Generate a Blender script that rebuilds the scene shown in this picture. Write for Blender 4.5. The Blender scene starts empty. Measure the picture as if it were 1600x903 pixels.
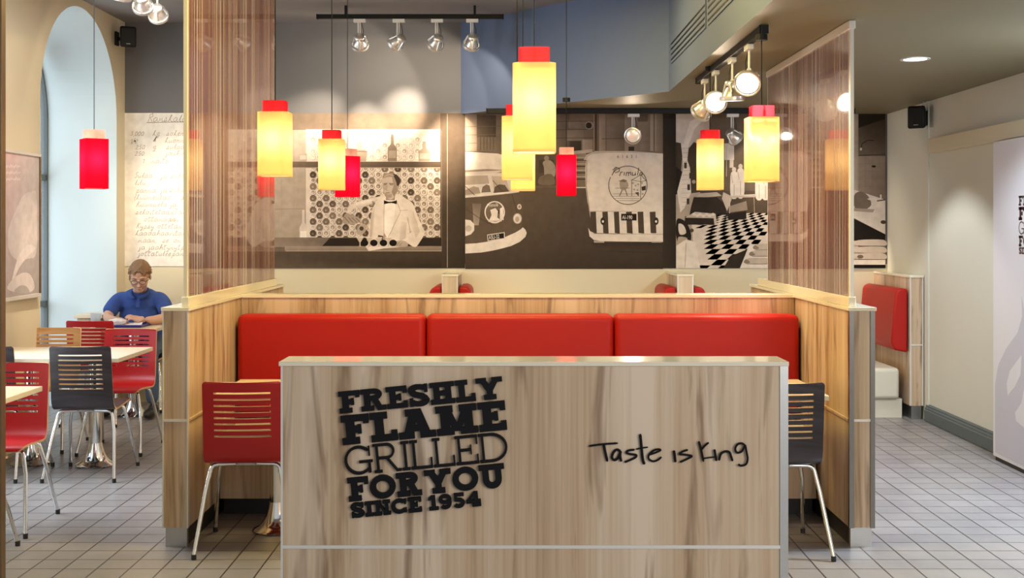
import bpy, bmesh, math, random
from mathutils import Vector, Matrix, Euler
random.seed(7)
PI = math.pi
sc = bpy.context.scene
COL = sc.collection

# ---------------------------------------------------------------- camera, world, exposure
F, VX, VY, H = 1831.0, 802.0, 356.0, 1.56          # focal length / vanishing point in px of the 1600x903 photo, eye height
cam_d = bpy.data.cameras.new('camera')
cam = bpy.data.objects.new('camera', cam_d); COL.objects.link(cam)
cam_d.sensor_width = 36.0; cam_d.lens = F/1600*36.0
cam_d.shift_x = -(VX-800)/1600; cam_d.shift_y = -(451.5-VY)/1600
cam.location = (0, 0, H); cam.rotation_euler = (PI/2, 0, 0)
cam_d.clip_start = 0.05; cam_d.clip_end = 200
sc.camera = cam
sc.view_settings.view_transform = 'Standard'; sc.view_settings.look = 'None'
sc.view_settings.gamma = 1.0; sc.view_settings.use_curve_mapping = False
sc.view_settings.exposure = 0.36
sc.cycles.use_denoising = True
sc.cycles.max_bounces = 8; sc.cycles.transparent_max_bounces = 12
sc.cycles.sample_clamp_indirect = 4.0
sc.cycles.caustics_reflective = False; sc.cycles.caustics_refractive = False

w = bpy.data.worlds.new('world'); sc.world = w; w.use_nodes = True
bg = w.node_tree.nodes['Background']
bg.inputs['Color'].default_value = (0.90, 0.95, 1.0, 1); bg.inputs['Strength'].default_value = 0.42

def area(name, loc, aim, sx, sy, power, col):
    l = bpy.data.lights.new(name, 'AREA'); l.shape = 'RECTANGLE'; l.size = sx; l.size_y = sy
    l.energy = power; l.color = col
    o = bpy.data.objects.new(name, l); COL.objects.link(o); o.location = loc
    o.rotation_euler = (Vector(aim)-Vector(loc)).to_track_quat('-Z', 'Y').to_euler()
    return o
# daylight through the arched window; then unseen fill added behind the camera and left
area('daylight_arched_window', (-4.75, 9.0, 1.9), (-3.3, 9.9, 1.5), 2.4, 3.0, 40, (0.84, 0.94, 1.0))
area('front_fill', (2.6, -1.2, 2.2), (0.1, 3.4, 0.6), 2.6, 2.0, 95, (1.0, 0.95, 0.90))  # added fill from the front right, source unseen
area('side_fill', (-4.6, 6.7, 2.0), (-2.2, 6.7, 0.6), 1.6, 2.2, 220, (0.70, 0.85, 1.0))  # added fill shining in through the invented side opening
# unseen fill lights added under the ceiling, with no fixtures
area('ceiling_fill', (-2.4, 7.3, 3.33), (-2.4, 7.3, 0), 0.7, 2.2, 26, (1.0, 0.93, 0.82))
area('ceiling_fill', (0.0, 7.9, 3.33), (0.0, 7.9, 0), 1.4, 0.8, 40, (1.0, 0.76, 0.34))
area('ceiling_fill', (-0.2, 5.4, 3.33), (-0.2, 5.8, 0), 1.4, 0.7, 76, (1.0, 0.77, 0.25))
area('ceiling_fill', (3.05, 5.95, 2.56), (2.6, 6.0, 0), 0.4, 0.7, 185, (0.70, 0.84, 1.0))
def down(loc, power, cone, col, blend=.5):
    l = bpy.data.lights.new('down_spot', 'SPOT'); l.energy = power; l.spot_size = math.radians(cone); l.spot_blend = blend; l.shadow_soft_size = .04; l.color = col
    o = bpy.data.objects.new('down_spot', l); COL.objects.link(o); o.location = loc; return o
down((2.425, 7.07, 2.57), 70, 125, (0.80, 0.90, 1.0))
down((2.55, 8.75, 2.57), 75, 100, (0.95, 0.97, 1.0), .35)  # added spot without a fixture, brightens the right wall

def P(px, py, d):                                    # photo pixel + depth -> world point
    return Vector(((px-VX)*d/F, d, H-(py-VY)*d/F))

# ---------------------------------------------------------------- materials
def new_mat(name):
    m = bpy.data.materials.new(name); m.use_nodes = True
    nt = m.node_tree
    return m, nt, nt.nodes['Principled BSDF']
def N(nt, t, **kw):
    n = nt.nodes.new(t)
    for k, v in kw.items(): setattr(n, k, v)
    return n
def pbr(name, col, rough=0.5, metal=0.0, noise=0.0, nscale=20, bump=0.0, spec=0.5, coat=0.0, emit=None, es=0):
    m, nt, b = new_mat(name)
    c = (*col, 1)
    b.inputs['Base Color'].default_value = c; b.inputs['Roughness'].default_value = rough
    b.inputs['Metallic'].default_value = metal; b.inputs['Specular IOR Level'].default_value = spec
    b.inputs['Coat Weight'].default_value = coat
    if emit:
        b.inputs['Emission Color'].default_value = (*emit, 1); b.inputs['Emission Strength'].default_value = es
    if noise or bump:
        tc = N(nt, 'ShaderNodeTexCoord'); no = N(nt, 'ShaderNodeTexNoise'); no.inputs['Scale'].default_value = nscale
        no.inputs['Detail'].default_value = 4
        nt.links.new(tc.outputs['Object'], no.inputs['Vector'])
        if noise:
            mx = N(nt, 'ShaderNodeMix', data_type='RGBA')
            mx.inputs[6].default_value = tuple(x*(1-noise) for x in col)+(1,)
            mx.inputs[7].default_value = tuple(min(1, x*(1+noise)) for x in col)+(1,)
            nt.links.new(no.outputs['Fac'], mx.inputs[0]); nt.links.new(mx.outputs[2], b.inputs['Base Color'])
        if bump:
            bp = N(nt, 'ShaderNodeBump'); bp.inputs['Strength'].default_value = bump; bp.inputs['Distance'].default_value = 0.004
            nt.links.new(no.outputs['Fac'], bp.inputs['Height']); nt.links.new(bp.outputs['Normal'], b.inputs['Normal'])
    return m
def ramp(nt, stops, interp='LINEAR'):
    r = N(nt, 'ShaderNodeValToRGB'); cr = r.color_ramp; cr.interpolation = interp
    while len(cr.elements) < len(stops): cr.elements.new(0.5)
    for e, (p, c) in zip(cr.elements, stops): e.position = p; e.color = (*c, 1)
    return r
def grain(nt, along='Z'):
    """(h, 0, v): h runs across the grain on any upright face, v along it"""
    tc = N(nt, 'ShaderNodeTexCoord'); sp = N(nt, 'ShaderNodeSeparateXYZ'); nt.links.new(tc.outputs['Object'], sp.inputs[0])
    ad = N(nt, 'ShaderNodeMath', operation='ADD')
    if along == 'Z':
        nt.links.new(sp.outputs[0], ad.inputs[0]); nt.links.new(sp.outputs[1], ad.inputs[1]); v = sp.outputs[2]
    else:
        nt.links.new(sp.outputs[1], ad.inputs[0]); nt.links.new(sp.outputs[2], ad.inputs[1]); v = sp.outputs[0]
    return ad.outputs[0], v
def comb(nt, h, hs, v, vs, off=0.0):
    a = N(nt, 'ShaderNodeMath', operation='MULTIPLY'); a.inputs[1].default_value = hs; nt.links.new(h, a.inputs[0])
    b = N(nt, 'ShaderNodeMath', operation='MULTIPLY'); b.inputs[1].default_value = vs; nt.links.new(v, b.inputs[0])
    c = N(nt, 'ShaderNodeCombineXYZ'); c.inputs[1].default_value = off
    nt.links.new(a.outputs[0], c.inputs[0]); nt.links.new(b.outputs[0], c.inputs[2])
    return c.outputs[0]
def wood(name, lo, mid, hi, knot, rough=0.42, along='Z', k=1.0):
    m, nt, b = new_mat(name)
    h, v = grain(nt, along)
    def noise(vec, detail, rough_=0.5, dist=0.0):
        n = N(nt, 'ShaderNodeTexNoise'); n.inputs['Scale'].default_value = 1; n.inputs['Detail'].default_value = detail
        n.inputs['Roughness'].default_value = rough_; n.inputs['Distortion'].default_value = dist
        nt.links.new(vec, n.inputs['Vector']); return n.outputs['Fac']
    n1 = noise(comb(nt, h, 6.5*k, v, 0.22*k), 2.5, 0.55)
    n2 = noise(comb(nt, h, 75*k, v, 1.3*k, 3.1), 3, 0.6)
    n3 = noise(comb(nt, h, 13*k, v, 1.2*k, 7.7), 3, 0.6, 0.7)
    mx = N(nt, 'ShaderNodeMath', operation='MULTIPLY_ADD'); mx.inputs[1].default_value = 0.35
    nt.links.new(n2, mx.inputs[0]); nt.links.new(n1, mx.inputs[2])
    r = ramp(nt, [(0.46, lo), (0.62, mid), (0.84, hi)]); nt.links.new(mx.outputs[0], r.inputs[0])
    r2 = ramp(nt, [(0.0, (0, 0, 0)), (0.575, (0, 0, 0)), (0.70, (1, 1, 1))]); nt.links.new(n3, r2.inputs[0])
    mm = N(nt, 'ShaderNodeMath', operation='MULTIPLY'); mm.inputs[1].default_value = 0.7; nt.links.new(r2.outputs[0], mm.inputs[0])
    x = N(nt, 'ShaderNodeMix', data_type='RGBA'); x.inputs[7].default_value = (*knot, 1)
    nt.links.new(mm.outputs[0], x.inputs[0]); nt.links.new(r.outputs[0], x.inputs[6]); nt.links.new(x.outputs[2], b.inputs['Base Color'])
    b.inputs['Roughness'].default_value = rough
    return m

M = {}
M['wood'] = wood('pale_ash_laminate', (0.33, 0.21, 0.12), (0.52, 0.375, 0.24), (0.67, 0.54, 0.405), (0.17, 0.09, 0.04))
M['wood_chair'] = wood('honey_chair_veneer', (0.30, 0.16, 0.06), (0.42, 0.24, 0.10), (0.52, 0.32, 0.15), (0.22, 0.11, 0.04), along='X')
M['walnut'] = wood('dark_walnut_veneer', (0.018, 0.014, 0.016), (0.034, 0.028, 0.032), (0.066, 0.056, 0.066), (0.015, 0.01, 0.01), rough=0.3, along='X')
M['ply'] = pbr('plywood_edge', (0.70, 0.45, 0.22), 0.55, noise=0.12, nscale=60)
M['red_chair'] = pbr('red_chair_laminate', (0.42, 0.007, 0.010), 0.35, noise=0.05, nscale=8)
M['red_leather'] = pbr('red_leatherette', (0.40, 0.008, 0.004), 0.45, noise=0.05, nscale=5, bump=0.06, spec=0.3)
M['cream_leather'] = pbr('cream_leatherette', (0.62, 0.58, 0.47), 0.45, noise=0.04, nscale=6, bump=0.04)
M['cream_top'] = pbr('cream_solid_top', (0.78, 0.72, 0.58), 0.10, noise=0.03, nscale=40)
M['table_top'] = pbr('pale_table_laminate', (0.74, 0.62, 0.44), 0.3, noise=0.05, nscale=15)
M['chrome'] = pbr('chrome', (0.82, 0.82, 0.82), 0.12, 1.0)
M['steel'] = pbr('brushed_steel', (0.50, 0.50, 0.49), 0.32, 1.0, noise=0.05, nscale=50)
M['silver'] = pbr('silver_lamp_metal', (0.86, 0.85, 0.83), 0.3, 0.85)
M['dark_steel'] = pbr('dark_brushed_steel', (0.20, 0.19, 0.175), 0.35, 1.0, noise=0.06, nscale=50)
M['alu'] = pbr('satin_aluminium_strip', (0.74, 0.72, 0.68), 0.35, 0.3)
M['white_metal'] = pbr('white_lacquered_metal', (0.80, 0.79, 0.77), 0.35, noise=0.02)
M['black'] = pbr('black_plastic', (0.007, 0.007, 0.007), 0.5, noise=0.1, spec=0.25)
M['dark_toe'] = pbr('black_toe_kick', (0.02, 0.018, 0.016), 0.5, noise=0.1)
M['letter'] = pbr('matt_black_acrylic', (0.006, 0.006, 0.008), 0.6, noise=0.08, spec=0.15)
M['cream_wall'] = pbr('cream_wall_paint', (0.68, 0.62, 0.45), 0.7, noise=0.02, nscale=3, bump=0.02)
M['pale_wall'] = pbr('off_white_wall_paint', (0.68, 0.68, 0.59), 0.6, noise=0.02, nscale=3, bump=0.02)
M['reveal'] = pbr('daylit_blue_reveal', (0.62, 0.73, 0.76), 0.7, noise=0.02, nscale=3)  # blue of the daylight is put into this colour
M['slate'] = pbr('slate_grey_paint', (0.135, 0.137, 0.145), 0.6, noise=0.03, nscale=3)
M['ceil'] = pbr('grey_ceiling_paint', (0.26, 0.255, 0.26), 0.7, noise=0.02, nscale=3)
M['blue'] = pbr('daylit_slate_soffit', (0.110, 0.150, 0.25), 0.6, noise=0.03, nscale=3)  # slate paint with daylight's blue tint put into the colour
M['taupe'] = pbr('taupe_ceiling_paint', (0.215, 0.19, 0.118), 0.55, noise=0.03, nscale=3)
M['baseb'] = pbr('slate_baseboard_paint', (0.09, 0.115, 0.12), 0.4, noise=0.05)
M['door_white'] = pbr('white_door_laminate', (0.77, 0.76, 0.80), 0.35, noise=0.01)
M['flame'] = pbr('pale_lilac_flame_print', (0.58, 0.58, 0.65), 0.35)
M['maroon'] = pbr('dark_maroon_print', (0.06, 0.02, 0.025), 0.4)
M['bronze'] = pbr('bronze_post', (0.17, 0.105, 0.055), 0.35, 0.5, noise=0.15, nscale=12)
M['rubber'] = pbr('rubber_foot', (0.02, 0.02, 0.02), 0.7)
M['lamp_on'] = pbr('lit_lamp', (1, 0.95, 0.85), 0.3, emit=(1.0, 0.90, 0.74), es=9)
M['lamp_dim'] = pbr('halogen_reflector', (0.80, 0.74, 0.64), 0.22, 0.6, emit=(1.0, 0.80, 0.6), es=0.25)
M['downlight'] = pbr('lit_downlight', (1, 1, 1), 0.3, emit=(1.0, 0.98, 0.95), es=14)
M['outside'] = pbr('frosted_window_light', (1, 1, 1), 0.5, emit=(0.86, 0.93, 1.0), es=1.0)
M['cable'] = pbr('black_cable', (0.015, 0.015, 0.015), 0.6)

def mat_print():
    m, nt, b = new_mat('printed_photo'); a = N(nt, 'ShaderNodeAttribute', attribute_name='Col')
    tc = N(nt, 'ShaderNodeTexCoord'); no = N(nt, 'ShaderNodeTexNoise'); no.inputs['Scale'].default_value = 14; no.inputs['Detail'].default_value = 8
    nt.links.new(tc.outputs['Object'], no.inputs['Vector'])
    r = ramp(nt, [(0.25, (0.86, 0.86, 0.86)), (0.75, (1.12, 1.12, 1.12))]); nt.links.new(no.outputs['Fac'], r.inputs[0])
    x = N(nt, 'ShaderNodeMix', data_type='RGBA', blend_type='MULTIPLY'); x.inputs[0].default_value = 1
    nt.links.new(a.outputs['Color'], x.inputs[6]); nt.links.new(r.outputs[0], x.inputs[7]); nt.links.new(x.outputs[2], b.inputs['Base Color'])
    b.inputs['Roughness'].default_value = 0.6; b.inputs['Specular IOR Level'].default_value = 0.15
    return m
M['print'] = mat_print()

def mat_shade(name, tr, df, mixf=0.12):
    m, nt, b = new_mat(name)
    out = nt.nodes['Material Output']
    t = N(nt, 'ShaderNodeBsdfTranslucent'); t.inputs['Color'].default_value = (*tr, 1)
    d = N(nt, 'ShaderNodeBsdfDiffuse'); d.inputs['Color'].default_value = (*df, 1)
    x = N(nt, 'ShaderNodeMixShader'); x.inputs[0].default_value = mixf
    nt.links.new(t.outputs[0], x.inputs[1]); nt.links.new(d.outputs[0], x.inputs[2]); nt.links.new(x.outputs[0], out.inputs['Surface'])
    return m
M['yellow_shade'] = mat_shade('yellow_fabric_shade', (0.93, 0.64, 0.26), (0.70, 0.50, 0.22))
M['red_shade'] = mat_shade('red_fabric_shade', (0.75, 0.004, 0.022), (0.55, 0.005, 0.02))
M['red_cap'] = mat_shade('red_fabric_cap', (0.90, 0.05, 0.09), (0.62, 0.012, 0.035))
M['peach_cap'] = mat_shade('peach_fabric_cap', (0.95, 0.62, 0.46), (0.85, 0.55, 0.42))
M['diff_y'] = pbr('warm_lamp_diffuser', (1, 0.9, 0.7), 0.4, emit=(1.0, 0.80, 0.45), es=0.9)
M['diff_r'] = pbr('pink_lamp_diffuser', (1, 0.5, 0.5), 0.4, emit=(1.0, 0.42, 0.36), es=1.3)

def mat_stripes():
    m, nt, b = new_mat('pinstriped_glass')
    tc = N(nt, 'ShaderNodeTexCoord'); sp = N(nt, 'ShaderNodeSeparateXYZ'); nt.links.new(tc.outputs['Object'], sp.inputs[0])
    def n1(scale, det, off):
        n = N(nt, 'ShaderNodeTexNoise', noise_dimensions='2D'); n.inputs['Scale'].default_value = 1; n.inputs['Detail'].default_value = det; n.inputs['Roughness'].default_value = 0.75
        mu = N(nt, 'ShaderNodeMath', operation='MULTIPLY'); mu.inputs[1].default_value = scale; nt.links.new(sp.outputs[1], mu.inputs[0])
        c = N(nt, 'ShaderNodeCombineXYZ'); c.inputs[1].default_value = off; nt.links.new(mu.outputs[0], c.inputs[0]); nt.links.new(c.outputs[0], n.inputs['Vector'])
        return n.outputs['Fac']
    f = n1(32, 2.5, 0.3); g = n1(5, 1, 5.3)
    ma = N(nt, 'ShaderNodeMath', operation='MULTIPLY_ADD'); ma.inputs[1].default_value = 0.3; nt.links.new(g, ma.inputs[0]); nt.links.new(f, ma.inputs[2])
    r = ramp(nt, [(0.53, (0.09, 0.018, 0.015)), (0.64, (0.22, 0.075, 0.06)), (0.72, (0.40, 0.24, 0.205)), (0.81, (0.70, 0.63, 0.60))]); nt.links.new(ma.outputs[0], r.inputs[0])
    al = ramp(nt, [(0.45, (0.95, 0.95, 0.95)), (0.60, (0.80, 0.80, 0.80)), (0.76, (0.55, 0.55, 0.55))]); nt.links.new(ma.outputs[0], al.inputs[0])
    nt.links.new(r.outputs[0], b.inputs['Base Color']); nt.links.new(al.outputs[0], b.inputs['Alpha'])
    b.inputs['Roughness'].default_value = 0.5; b.inputs['Coat Weight'].default_value = 1.0; b.inputs['Coat Roughness'].default_value = 0.03
    b.inputs['Specular IOR Level'].default_value = 0.3
    return m
M['stripes'] = mat_stripes()

def mat_glass(name, tint, alpha):
    m, nt, b = new_mat(name)
    b.inputs['Base Color'].default_value = (*tint, 1); b.inputs['Alpha'].default_value = alpha; b.inputs['Roughness'].default_value = 0.05
    return m
M['cup'] = mat_glass('clear_plastic_cup', (0.75, 0.82, 0.88), 0.45)
M['pane'] = mat_glass('window_glass', (0.8, 0.9, 0.95), 0.12)

def mat_floor():
    m, nt, b = new_mat('square_quarry_tiles')
    g = N(nt, 'ShaderNodeNewGeometry'); s = N(nt, 'ShaderNodeVectorMath', operation='SUBTRACT'); s.inputs[1].default_value = (-1.907-15, 5.361-15, 0)
    nt.links.new(g.outputs['Position'], s.inputs[0])
    br = N(nt, 'ShaderNodeTexBrick'); br.offset = 0; br.squash = 1
    for k, v in (('Scale', 1.0), ('Brick Width', 0.15), ('Row Height', 0.15), ('Mortar Size', 0.004), ('Mortar Smooth', 0.15), ('Bias', 0.0)):
        br.inputs[k].default_value = v
    br.inputs['Color1'].default_value = (0.232, 0.214, 0.205, 1); br.inputs['Color2'].default_value = (0.272, 0.252, 0.243, 1)
    br.inputs['Mortar'].default_value = (0.042, 0.033, 0.028, 1)
    nt.links.new(s.outputs[0], br.inputs['Vector'])
    no = N(nt, 'ShaderNodeTexNoise'); no.inputs['Scale'].default_value = 3.0; no.inputs['Detail'].default_value = 6; nt.links.new(g.outputs['Position'], no.inputs['Vector'])
    r = ramp(nt, [(0.3, (0.86, 0.86, 0.88)), (0.7, (1.12, 1.1, 1.08))]); nt.links.new(no.outputs['Fac'], r.inputs[0])
    x = N(nt, 'ShaderNodeMix', data_type='RGBA', blend_type='MULTIPLY'); x.inputs[0].default_value = 1
    nt.links.new(br.outputs['Color'], x.inputs[6]); nt.links.new(r.outputs[0], x.inputs[7]); nt.links.new(x.outputs[2], b.inputs['Base Color'])
    b.inputs['Roughness'].default_value = 0.36
    bp = N(nt, 'ShaderNodeBump'); bp.inputs['Strength'].default_value = 0.4; bp.inputs['Distance'].default_value = 0.003; bp.invert = True
    nt.links.new(br.outputs['Fac'], bp.inputs['Height']); nt.links.new(bp.outputs['Normal'], b.inputs['Normal'])
    return m
M['floor'] = mat_floor()

# ---------------------------------------------------------------- mesh helpers
class MB:
    def __init__(s): s.v = []; s.f = []; s.m = []
    def face(s, pts, mi=0):
        i = len(s.v); s.v += [tuple(p) for p in pts]; s.f.append(tuple(range(i, i+len(pts)))); s.m.append(mi)
    def box(s, x0, x1, y0, y1, z0, z1, mi=0):
        i = len(s.v)
        s.v += [(x0,y0,z0),(x1,y0,z0),(x1,y1,z0),(x0,y1,z0),(x0,y0,z1),(x1,y0,z1),(x1,y1,z1),(x0,y1,z1)]
        for f in ((3,2,1,0),(4,5,6,7),(0,1,5,4),(1,2,6,5),(2,3,7,6),(3,0,4,7)):
            s.f.append(tuple(i+k for k in f)); s.m.append(mi)
        return s
    def prism(s, poly, fn, a, b, mi=0, side=None):
        """poly: 2-D outline; fn(u, v, w) -> 3-D; extruded from w=a to w=b"""
        n = len(poly); i = len(s.v)
        s.v += [tuple(fn(u, v, a)) for u, v in poly] + [tuple(fn(u, v, b)) for u, v in poly]
        s.f.append(tuple(range(i, i+n))); s.m.append(mi)
        s.f.append(tuple(range(i+2*n-1, i+n-1, -1))); s.m.append(mi)
        for k in range(n):
            j = (k+1) % n
            s.f.append((i+j, i+k, i+n+k, i+n+j)); s.m.append(mi if side is None else side)
        return s
    def tube(s, pts, r, seg=10, mi=0, cap=True):
        pts = [Vector(p) for p in pts]; rs = r if isinstance(r, (list, tuple)) else [r]*len(pts)
        i0 = len(s.v); up = None
        for k, p in enumerate(pts):
            t = (pts[min(k+1, len(pts)-1)]-pts[max(k-1, 0)]).normalized()
            if up is None:
                up = Vector((0, 0, 1)) if abs(t.z) < 0.9 else Vector((0, 1, 0))
            a = t.cross(up).normalized(); b = a.cross(t).normalized(); up = b
            for q in range(seg):
                an = 2*PI*q/seg; s.v.append(tuple(p+(a*math.cos(an)+b*math.sin(an))*rs[k]))
        for k in range(len(pts)-1):
            for q in range(seg):
                a0 = i0+k*seg+q; a1 = i0+k*seg+(q+1) % seg
                s.f.append((a0, a1, a1+seg, a0+seg)); s.m.append(mi)
        if cap:
            s.f.append(tuple(i0+q for q in range(seg))[::-1]); s.m.append(mi)
            e = i0+(len(pts)-1)*seg; s.f.append(tuple(e+q for q in range(seg))); s.m.append(mi)
        return s
    def lathe(s, prof, seg=24, mi=0, c=(0, 0, 0), fn=None, cap=True):
        i0 = len(s.v)
        for r, z in prof:
            for q in range(seg):
                an = 2*PI*q/seg; p = (c[0]+r*math.cos(an), c[1]+r*math.sin(an), c[2]+z)
                s.v.append(tuple(fn(*p)) if fn else p)
        for k in range(len(prof)-1):
            for q in range(seg):
                a0 = i0+k*seg+q; a1 = i0+k*seg+(q+1) % seg
                s.f.append((a0, a1, a1+seg, a0+seg)); s.m.append(mi)
        if cap:
            if prof[0][0] > 1e-4: s.f.append(tuple(i0+q for q in range(seg))[::-1]); s.m.append(mi)
            if prof[-1][0] > 1e-4:
                e = i0+(len(prof)-1)*seg; s.f.append(tuple(e+q for q in range(seg))); s.m.append(mi)
        return s
    def rsq(s, hw, rad, z0, z1, seg=6, mi=0, caps=(True, True), c=(0, 0)):
        """rounded-square column"""
        ring = []
        for q, (sx, sy) in enumerate(((1, 1), (-1, 1), (-1, -1), (1, -1))):
            for k in range(seg+1):
                an = PI/2*q+PI/2*k/seg
                ring.append((c[0]+sx*(hw-rad)+rad*math.cos(an), c[1]+sy*(hw-rad)+rad*math.sin(an)))
        n = len(ring); i = len(s.v)
        s.v += [(x, y, z0) for x, y in ring]+[(x, y, z1) for x, y in ring]
        for k in range(n):
            j = (k+1) % n; s.f.append((i+k, i+j, i+n+j, i+n+k)); s.m.append(mi)
        if caps[0]: s.f.append(tuple(range(i+n-1, i-1, -1))); s.m.append(mi)
        if caps[1]: s.f.append(tuple(range(i+n, i+2*n))); s.m.append(mi)
        return s
    def build(s, name, mats, parent=None, loc=None, smooth=None, bevel=0, bseg=3):
        """vertices are world coordinates when parent/loc give an origin, local otherwise"""
        o0 = Vector(loc) if loc is not None else Vector((0, 0, 0))
        me = bpy.data.meshes.new(name)
        me.from_pydata([tuple(Vector(v)-o0) for v in s.v], [], s.f); me.update()
        if not isinstance(mats, (list, tuple)): mats = [mats]
        for m in mats: me.materials.append(m)
        me.polygons.foreach_set('material_index', s.m)
        if smooth:
            me.polygons.foreach_set('use_smooth', [True]*len(me.polygons)); me.set_sharp_from_angle(angle=math.radians(smooth))
        o = bpy.data.objects.new(name, me); COL.objects.link(o)
        if parent is not None: o.parent = parent
        elif loc is not None: o.location = loc
        if bevel: bev(o, bevel, bseg)
        return o
def bev(o, wd, seg=3):
    m = o.modifiers.new('bevel', 'BEVEL'); m.width = wd; m.segments = seg; m.limit_method = 'ANGLE'; m.angle_limit = math.radians(40)
    me = o.data; me.polygons.foreach_set('use_smooth', [True]*len(me.polygons)); m.harden_normals = False
    me.set_sharp_from_angle(angle=math.radians(60))
    return o
def tag(o, label=None, cat=None, group=None, kind=None):
    if label: o['label'] = label
    if cat: o['category'] = cat
    if group: o['group'] = group
    if kind: o['kind'] = kind
    return o
def thing(name, label, cat, loc=(0, 0, 0), rz=0.0, group=None):
    o = bpy.data.objects.new(name, None); COL.objects.link(o); o.empty_display_size = 0.1
    o.location = loc; o.rotation_euler = (0, 0, rz)
    return tag(o, label, cat, group)
def copy_tree(o, parent=None):
    c = o.copy(); COL.objects.link(c)
    if parent is not None: c.parent = parent
    for ch in list(o.children): copy_tree(ch, c)
    return c
def part(name, mb, mats, root, **kw):                # world-coordinate geometry under a root that has no rotation
    return mb.build(name, mats, parent=root, loc=tuple(root.location) if root.parent is None else tuple(root.parent.location), **kw)
def sub(name, mb, mats, par, root, **kw):            # sub-part: the part sits at its root's origin
    return mb.build(name, mats, parent=par, loc=tuple(root.location), **kw)
def arc(cx, cy, rx, ry, a0, a1, n=12):
    return [(cx+rx*math.cos(math.radians(a0+(a1-a0)*k/n)), cy+ry*math.sin(math.radians(a0+(a1-a0)*k/n))) for k in range(n+1)]
def ribbon(pts, wd):
    """outline quads of a polyline with mitred joins; wd: one width or one per point"""
    n = len(pts); ws = wd if isinstance(wd, (list, tuple)) else [wd]*n
    keep = [k for k in range(n) if k == 0 or math.hypot(pts[k][0]-pts[k-1][0], pts[k][1]-pts[k-1][1]) > 1e-7]
    pts, ws = [pts[k] for k in keep], [ws[k] for k in keep]; n = len(pts)
    L, R = [], []
    closed = n > 2 and abs(pts[0][0]-pts[-1][0])+abs(pts[0][1]-pts[-1][1]) < 1e-6
    for k in range(n):
        p = pts[k]; a = pts[k-1] if k else (pts[-2] if closed else None); b = pts[k+1] if k < n-1 else (pts[1] if closed else None)
        def nrm(u, v):
            dx, dy = v[0]-u[0], v[1]-u[1]; l = math.hypot(dx, dy) or 1; return (-dy/l, dx/l)
        if a is None: nx, ny = nrm(p, b)
        elif b is None: nx, ny = nrm(a, p)
        else:
            n1, n2 = nrm(a, p), nrm(p, b); nx, ny = n1[0]+n2[0], n1[1]+n2[1]; l = math.hypot(nx, ny) or 1; nx /= l; ny /= l
            c = max(0.5, nx*n1[0]+ny*n1[1]); nx /= c; ny /= c
        h = ws[k]/2
        L.append((p[0]+nx*h, p[1]+ny*h)); R.append((p[0]-nx*h, p[1]-ny*h))
    return [[R[k], R[k+1], L[k+1], L[k]] for k in range(n-1)]
# ================================================================ THE ROOM
XL, XR, YB, ZH, ZL = -3.48, 3.35, 10.5, 3.40, 2.58    # left wall, right wall, back wall, high and low ceiling
Y0 = 1.2
mb = MB(); mb.face([(-4.6, -1.5, 0), (4.2, -1.5, 0), (4.2, YB+.3, 0), (-4.6, YB+.3, 0)]); mb.box(-4.6, 4.2, -1.5, YB+.3, -.1, -.001)
tag(mb.build('floor', M['floor']), kind='structure')
mb = MB(); mb.box(-4.2, 3.5, Y0, YB+.2, ZH, ZH+.12)
tag(mb.build('ceiling', M['ceil']), kind='structure')
# lowered ceiling over the right-hand side, its blue-grey upstand turning the corner
mb = MB(); mb.prism([(-.47, YB), (1.164, 8.77), (1.164, Y0), (3.45, Y0), (3.45, YB)], lambda u, v, wv: (u, v, wv), ZL, ZH, 0, 1)
tag(mb.build('ceiling_low', [M['taupe'], M['blue']]), kind='structure')
mb = MB(); zc = 1.56-(415-VY)*YB/F
mb.box(-3.9, 3.6, YB, YB+.2, 0, 1.235, 0); mb.box(-3.9, 3.6, YB, YB+.2, 1.235, ZH, 1)
tag(mb.build('wall_back', [M['cream_wall'], M['slate']]), kind='structure')
# left wall with the deep arched window niche
ay, ar, az, dep = 9.45, 0.83, 2.505, 0.66
mb = MB()
mb.face([(XL, 7.55, 0), (XL, ay-ar, 0), (XL, ay-ar, ZH), (XL, 7.55, ZH)]); mb.face([(XL, 5.4, 2.9), (XL, 7.55, 2.9), (XL, 7.55, ZH), (XL, 5.4, ZH)]); mb.face([(XL, Y0, 0), (XL, 5.4, 0), (XL, 5.4, ZH), (XL, Y0, ZH)]); mb.face([(XL, 5.4, 0), (XL, 5.4, 2.9), (XL-dep, 5.4, 2.9), (XL-dep, 5.4, 0)], 1); mb.face([(XL, 7.55, 0), (XL, 7.55, 2.9), (XL-dep, 7.55, 2.9), (XL-dep, 7.55, 0)], 1)  # includes an out-of-view side opening invented to admit fill light
mb.face([(XL, 5.4, 0), (XL, 7.55, 0), (XL, 7.55, .45), (XL, 5.4, .45)]); mb.face([(XL, 5.4, .45), (XL, 7.55, .45), (XL-dep, 7.55, .45), (XL-dep, 5.4, .45)]); mb.face([(XL, 5.4, 2.9), (XL, 7.55, 2.9), (XL-dep, 7.55, 2.9), (XL-dep, 5.4, 2.9)]); mb.face([(XL, ay+ar, 0), (XL, YB, 0), (XL, YB, ZH), (XL, ay+ar, ZH)])
A = [(ay-ar, 0)]+[(ay-ar*math.cos(PI*k/24), az+ar*math.sin(PI*k/24)) for k in range(25)]+[(ay+ar, 0)]
for (y0, z0), (y1, z1) in zip(A[1:-2], A[2:-1]): mb.face([(XL, y0, z0), (XL, y1, z1), (XL, y1, ZH), (XL, y0, ZH)])
for (y0, z0), (y1, z1) in zip(A[:-1], A[1:]): mb.face([(XL, y0, z0), (XL, y1, z1), (XL-dep, y1, z1), (XL-dep, y0, z0)], 1)
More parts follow.
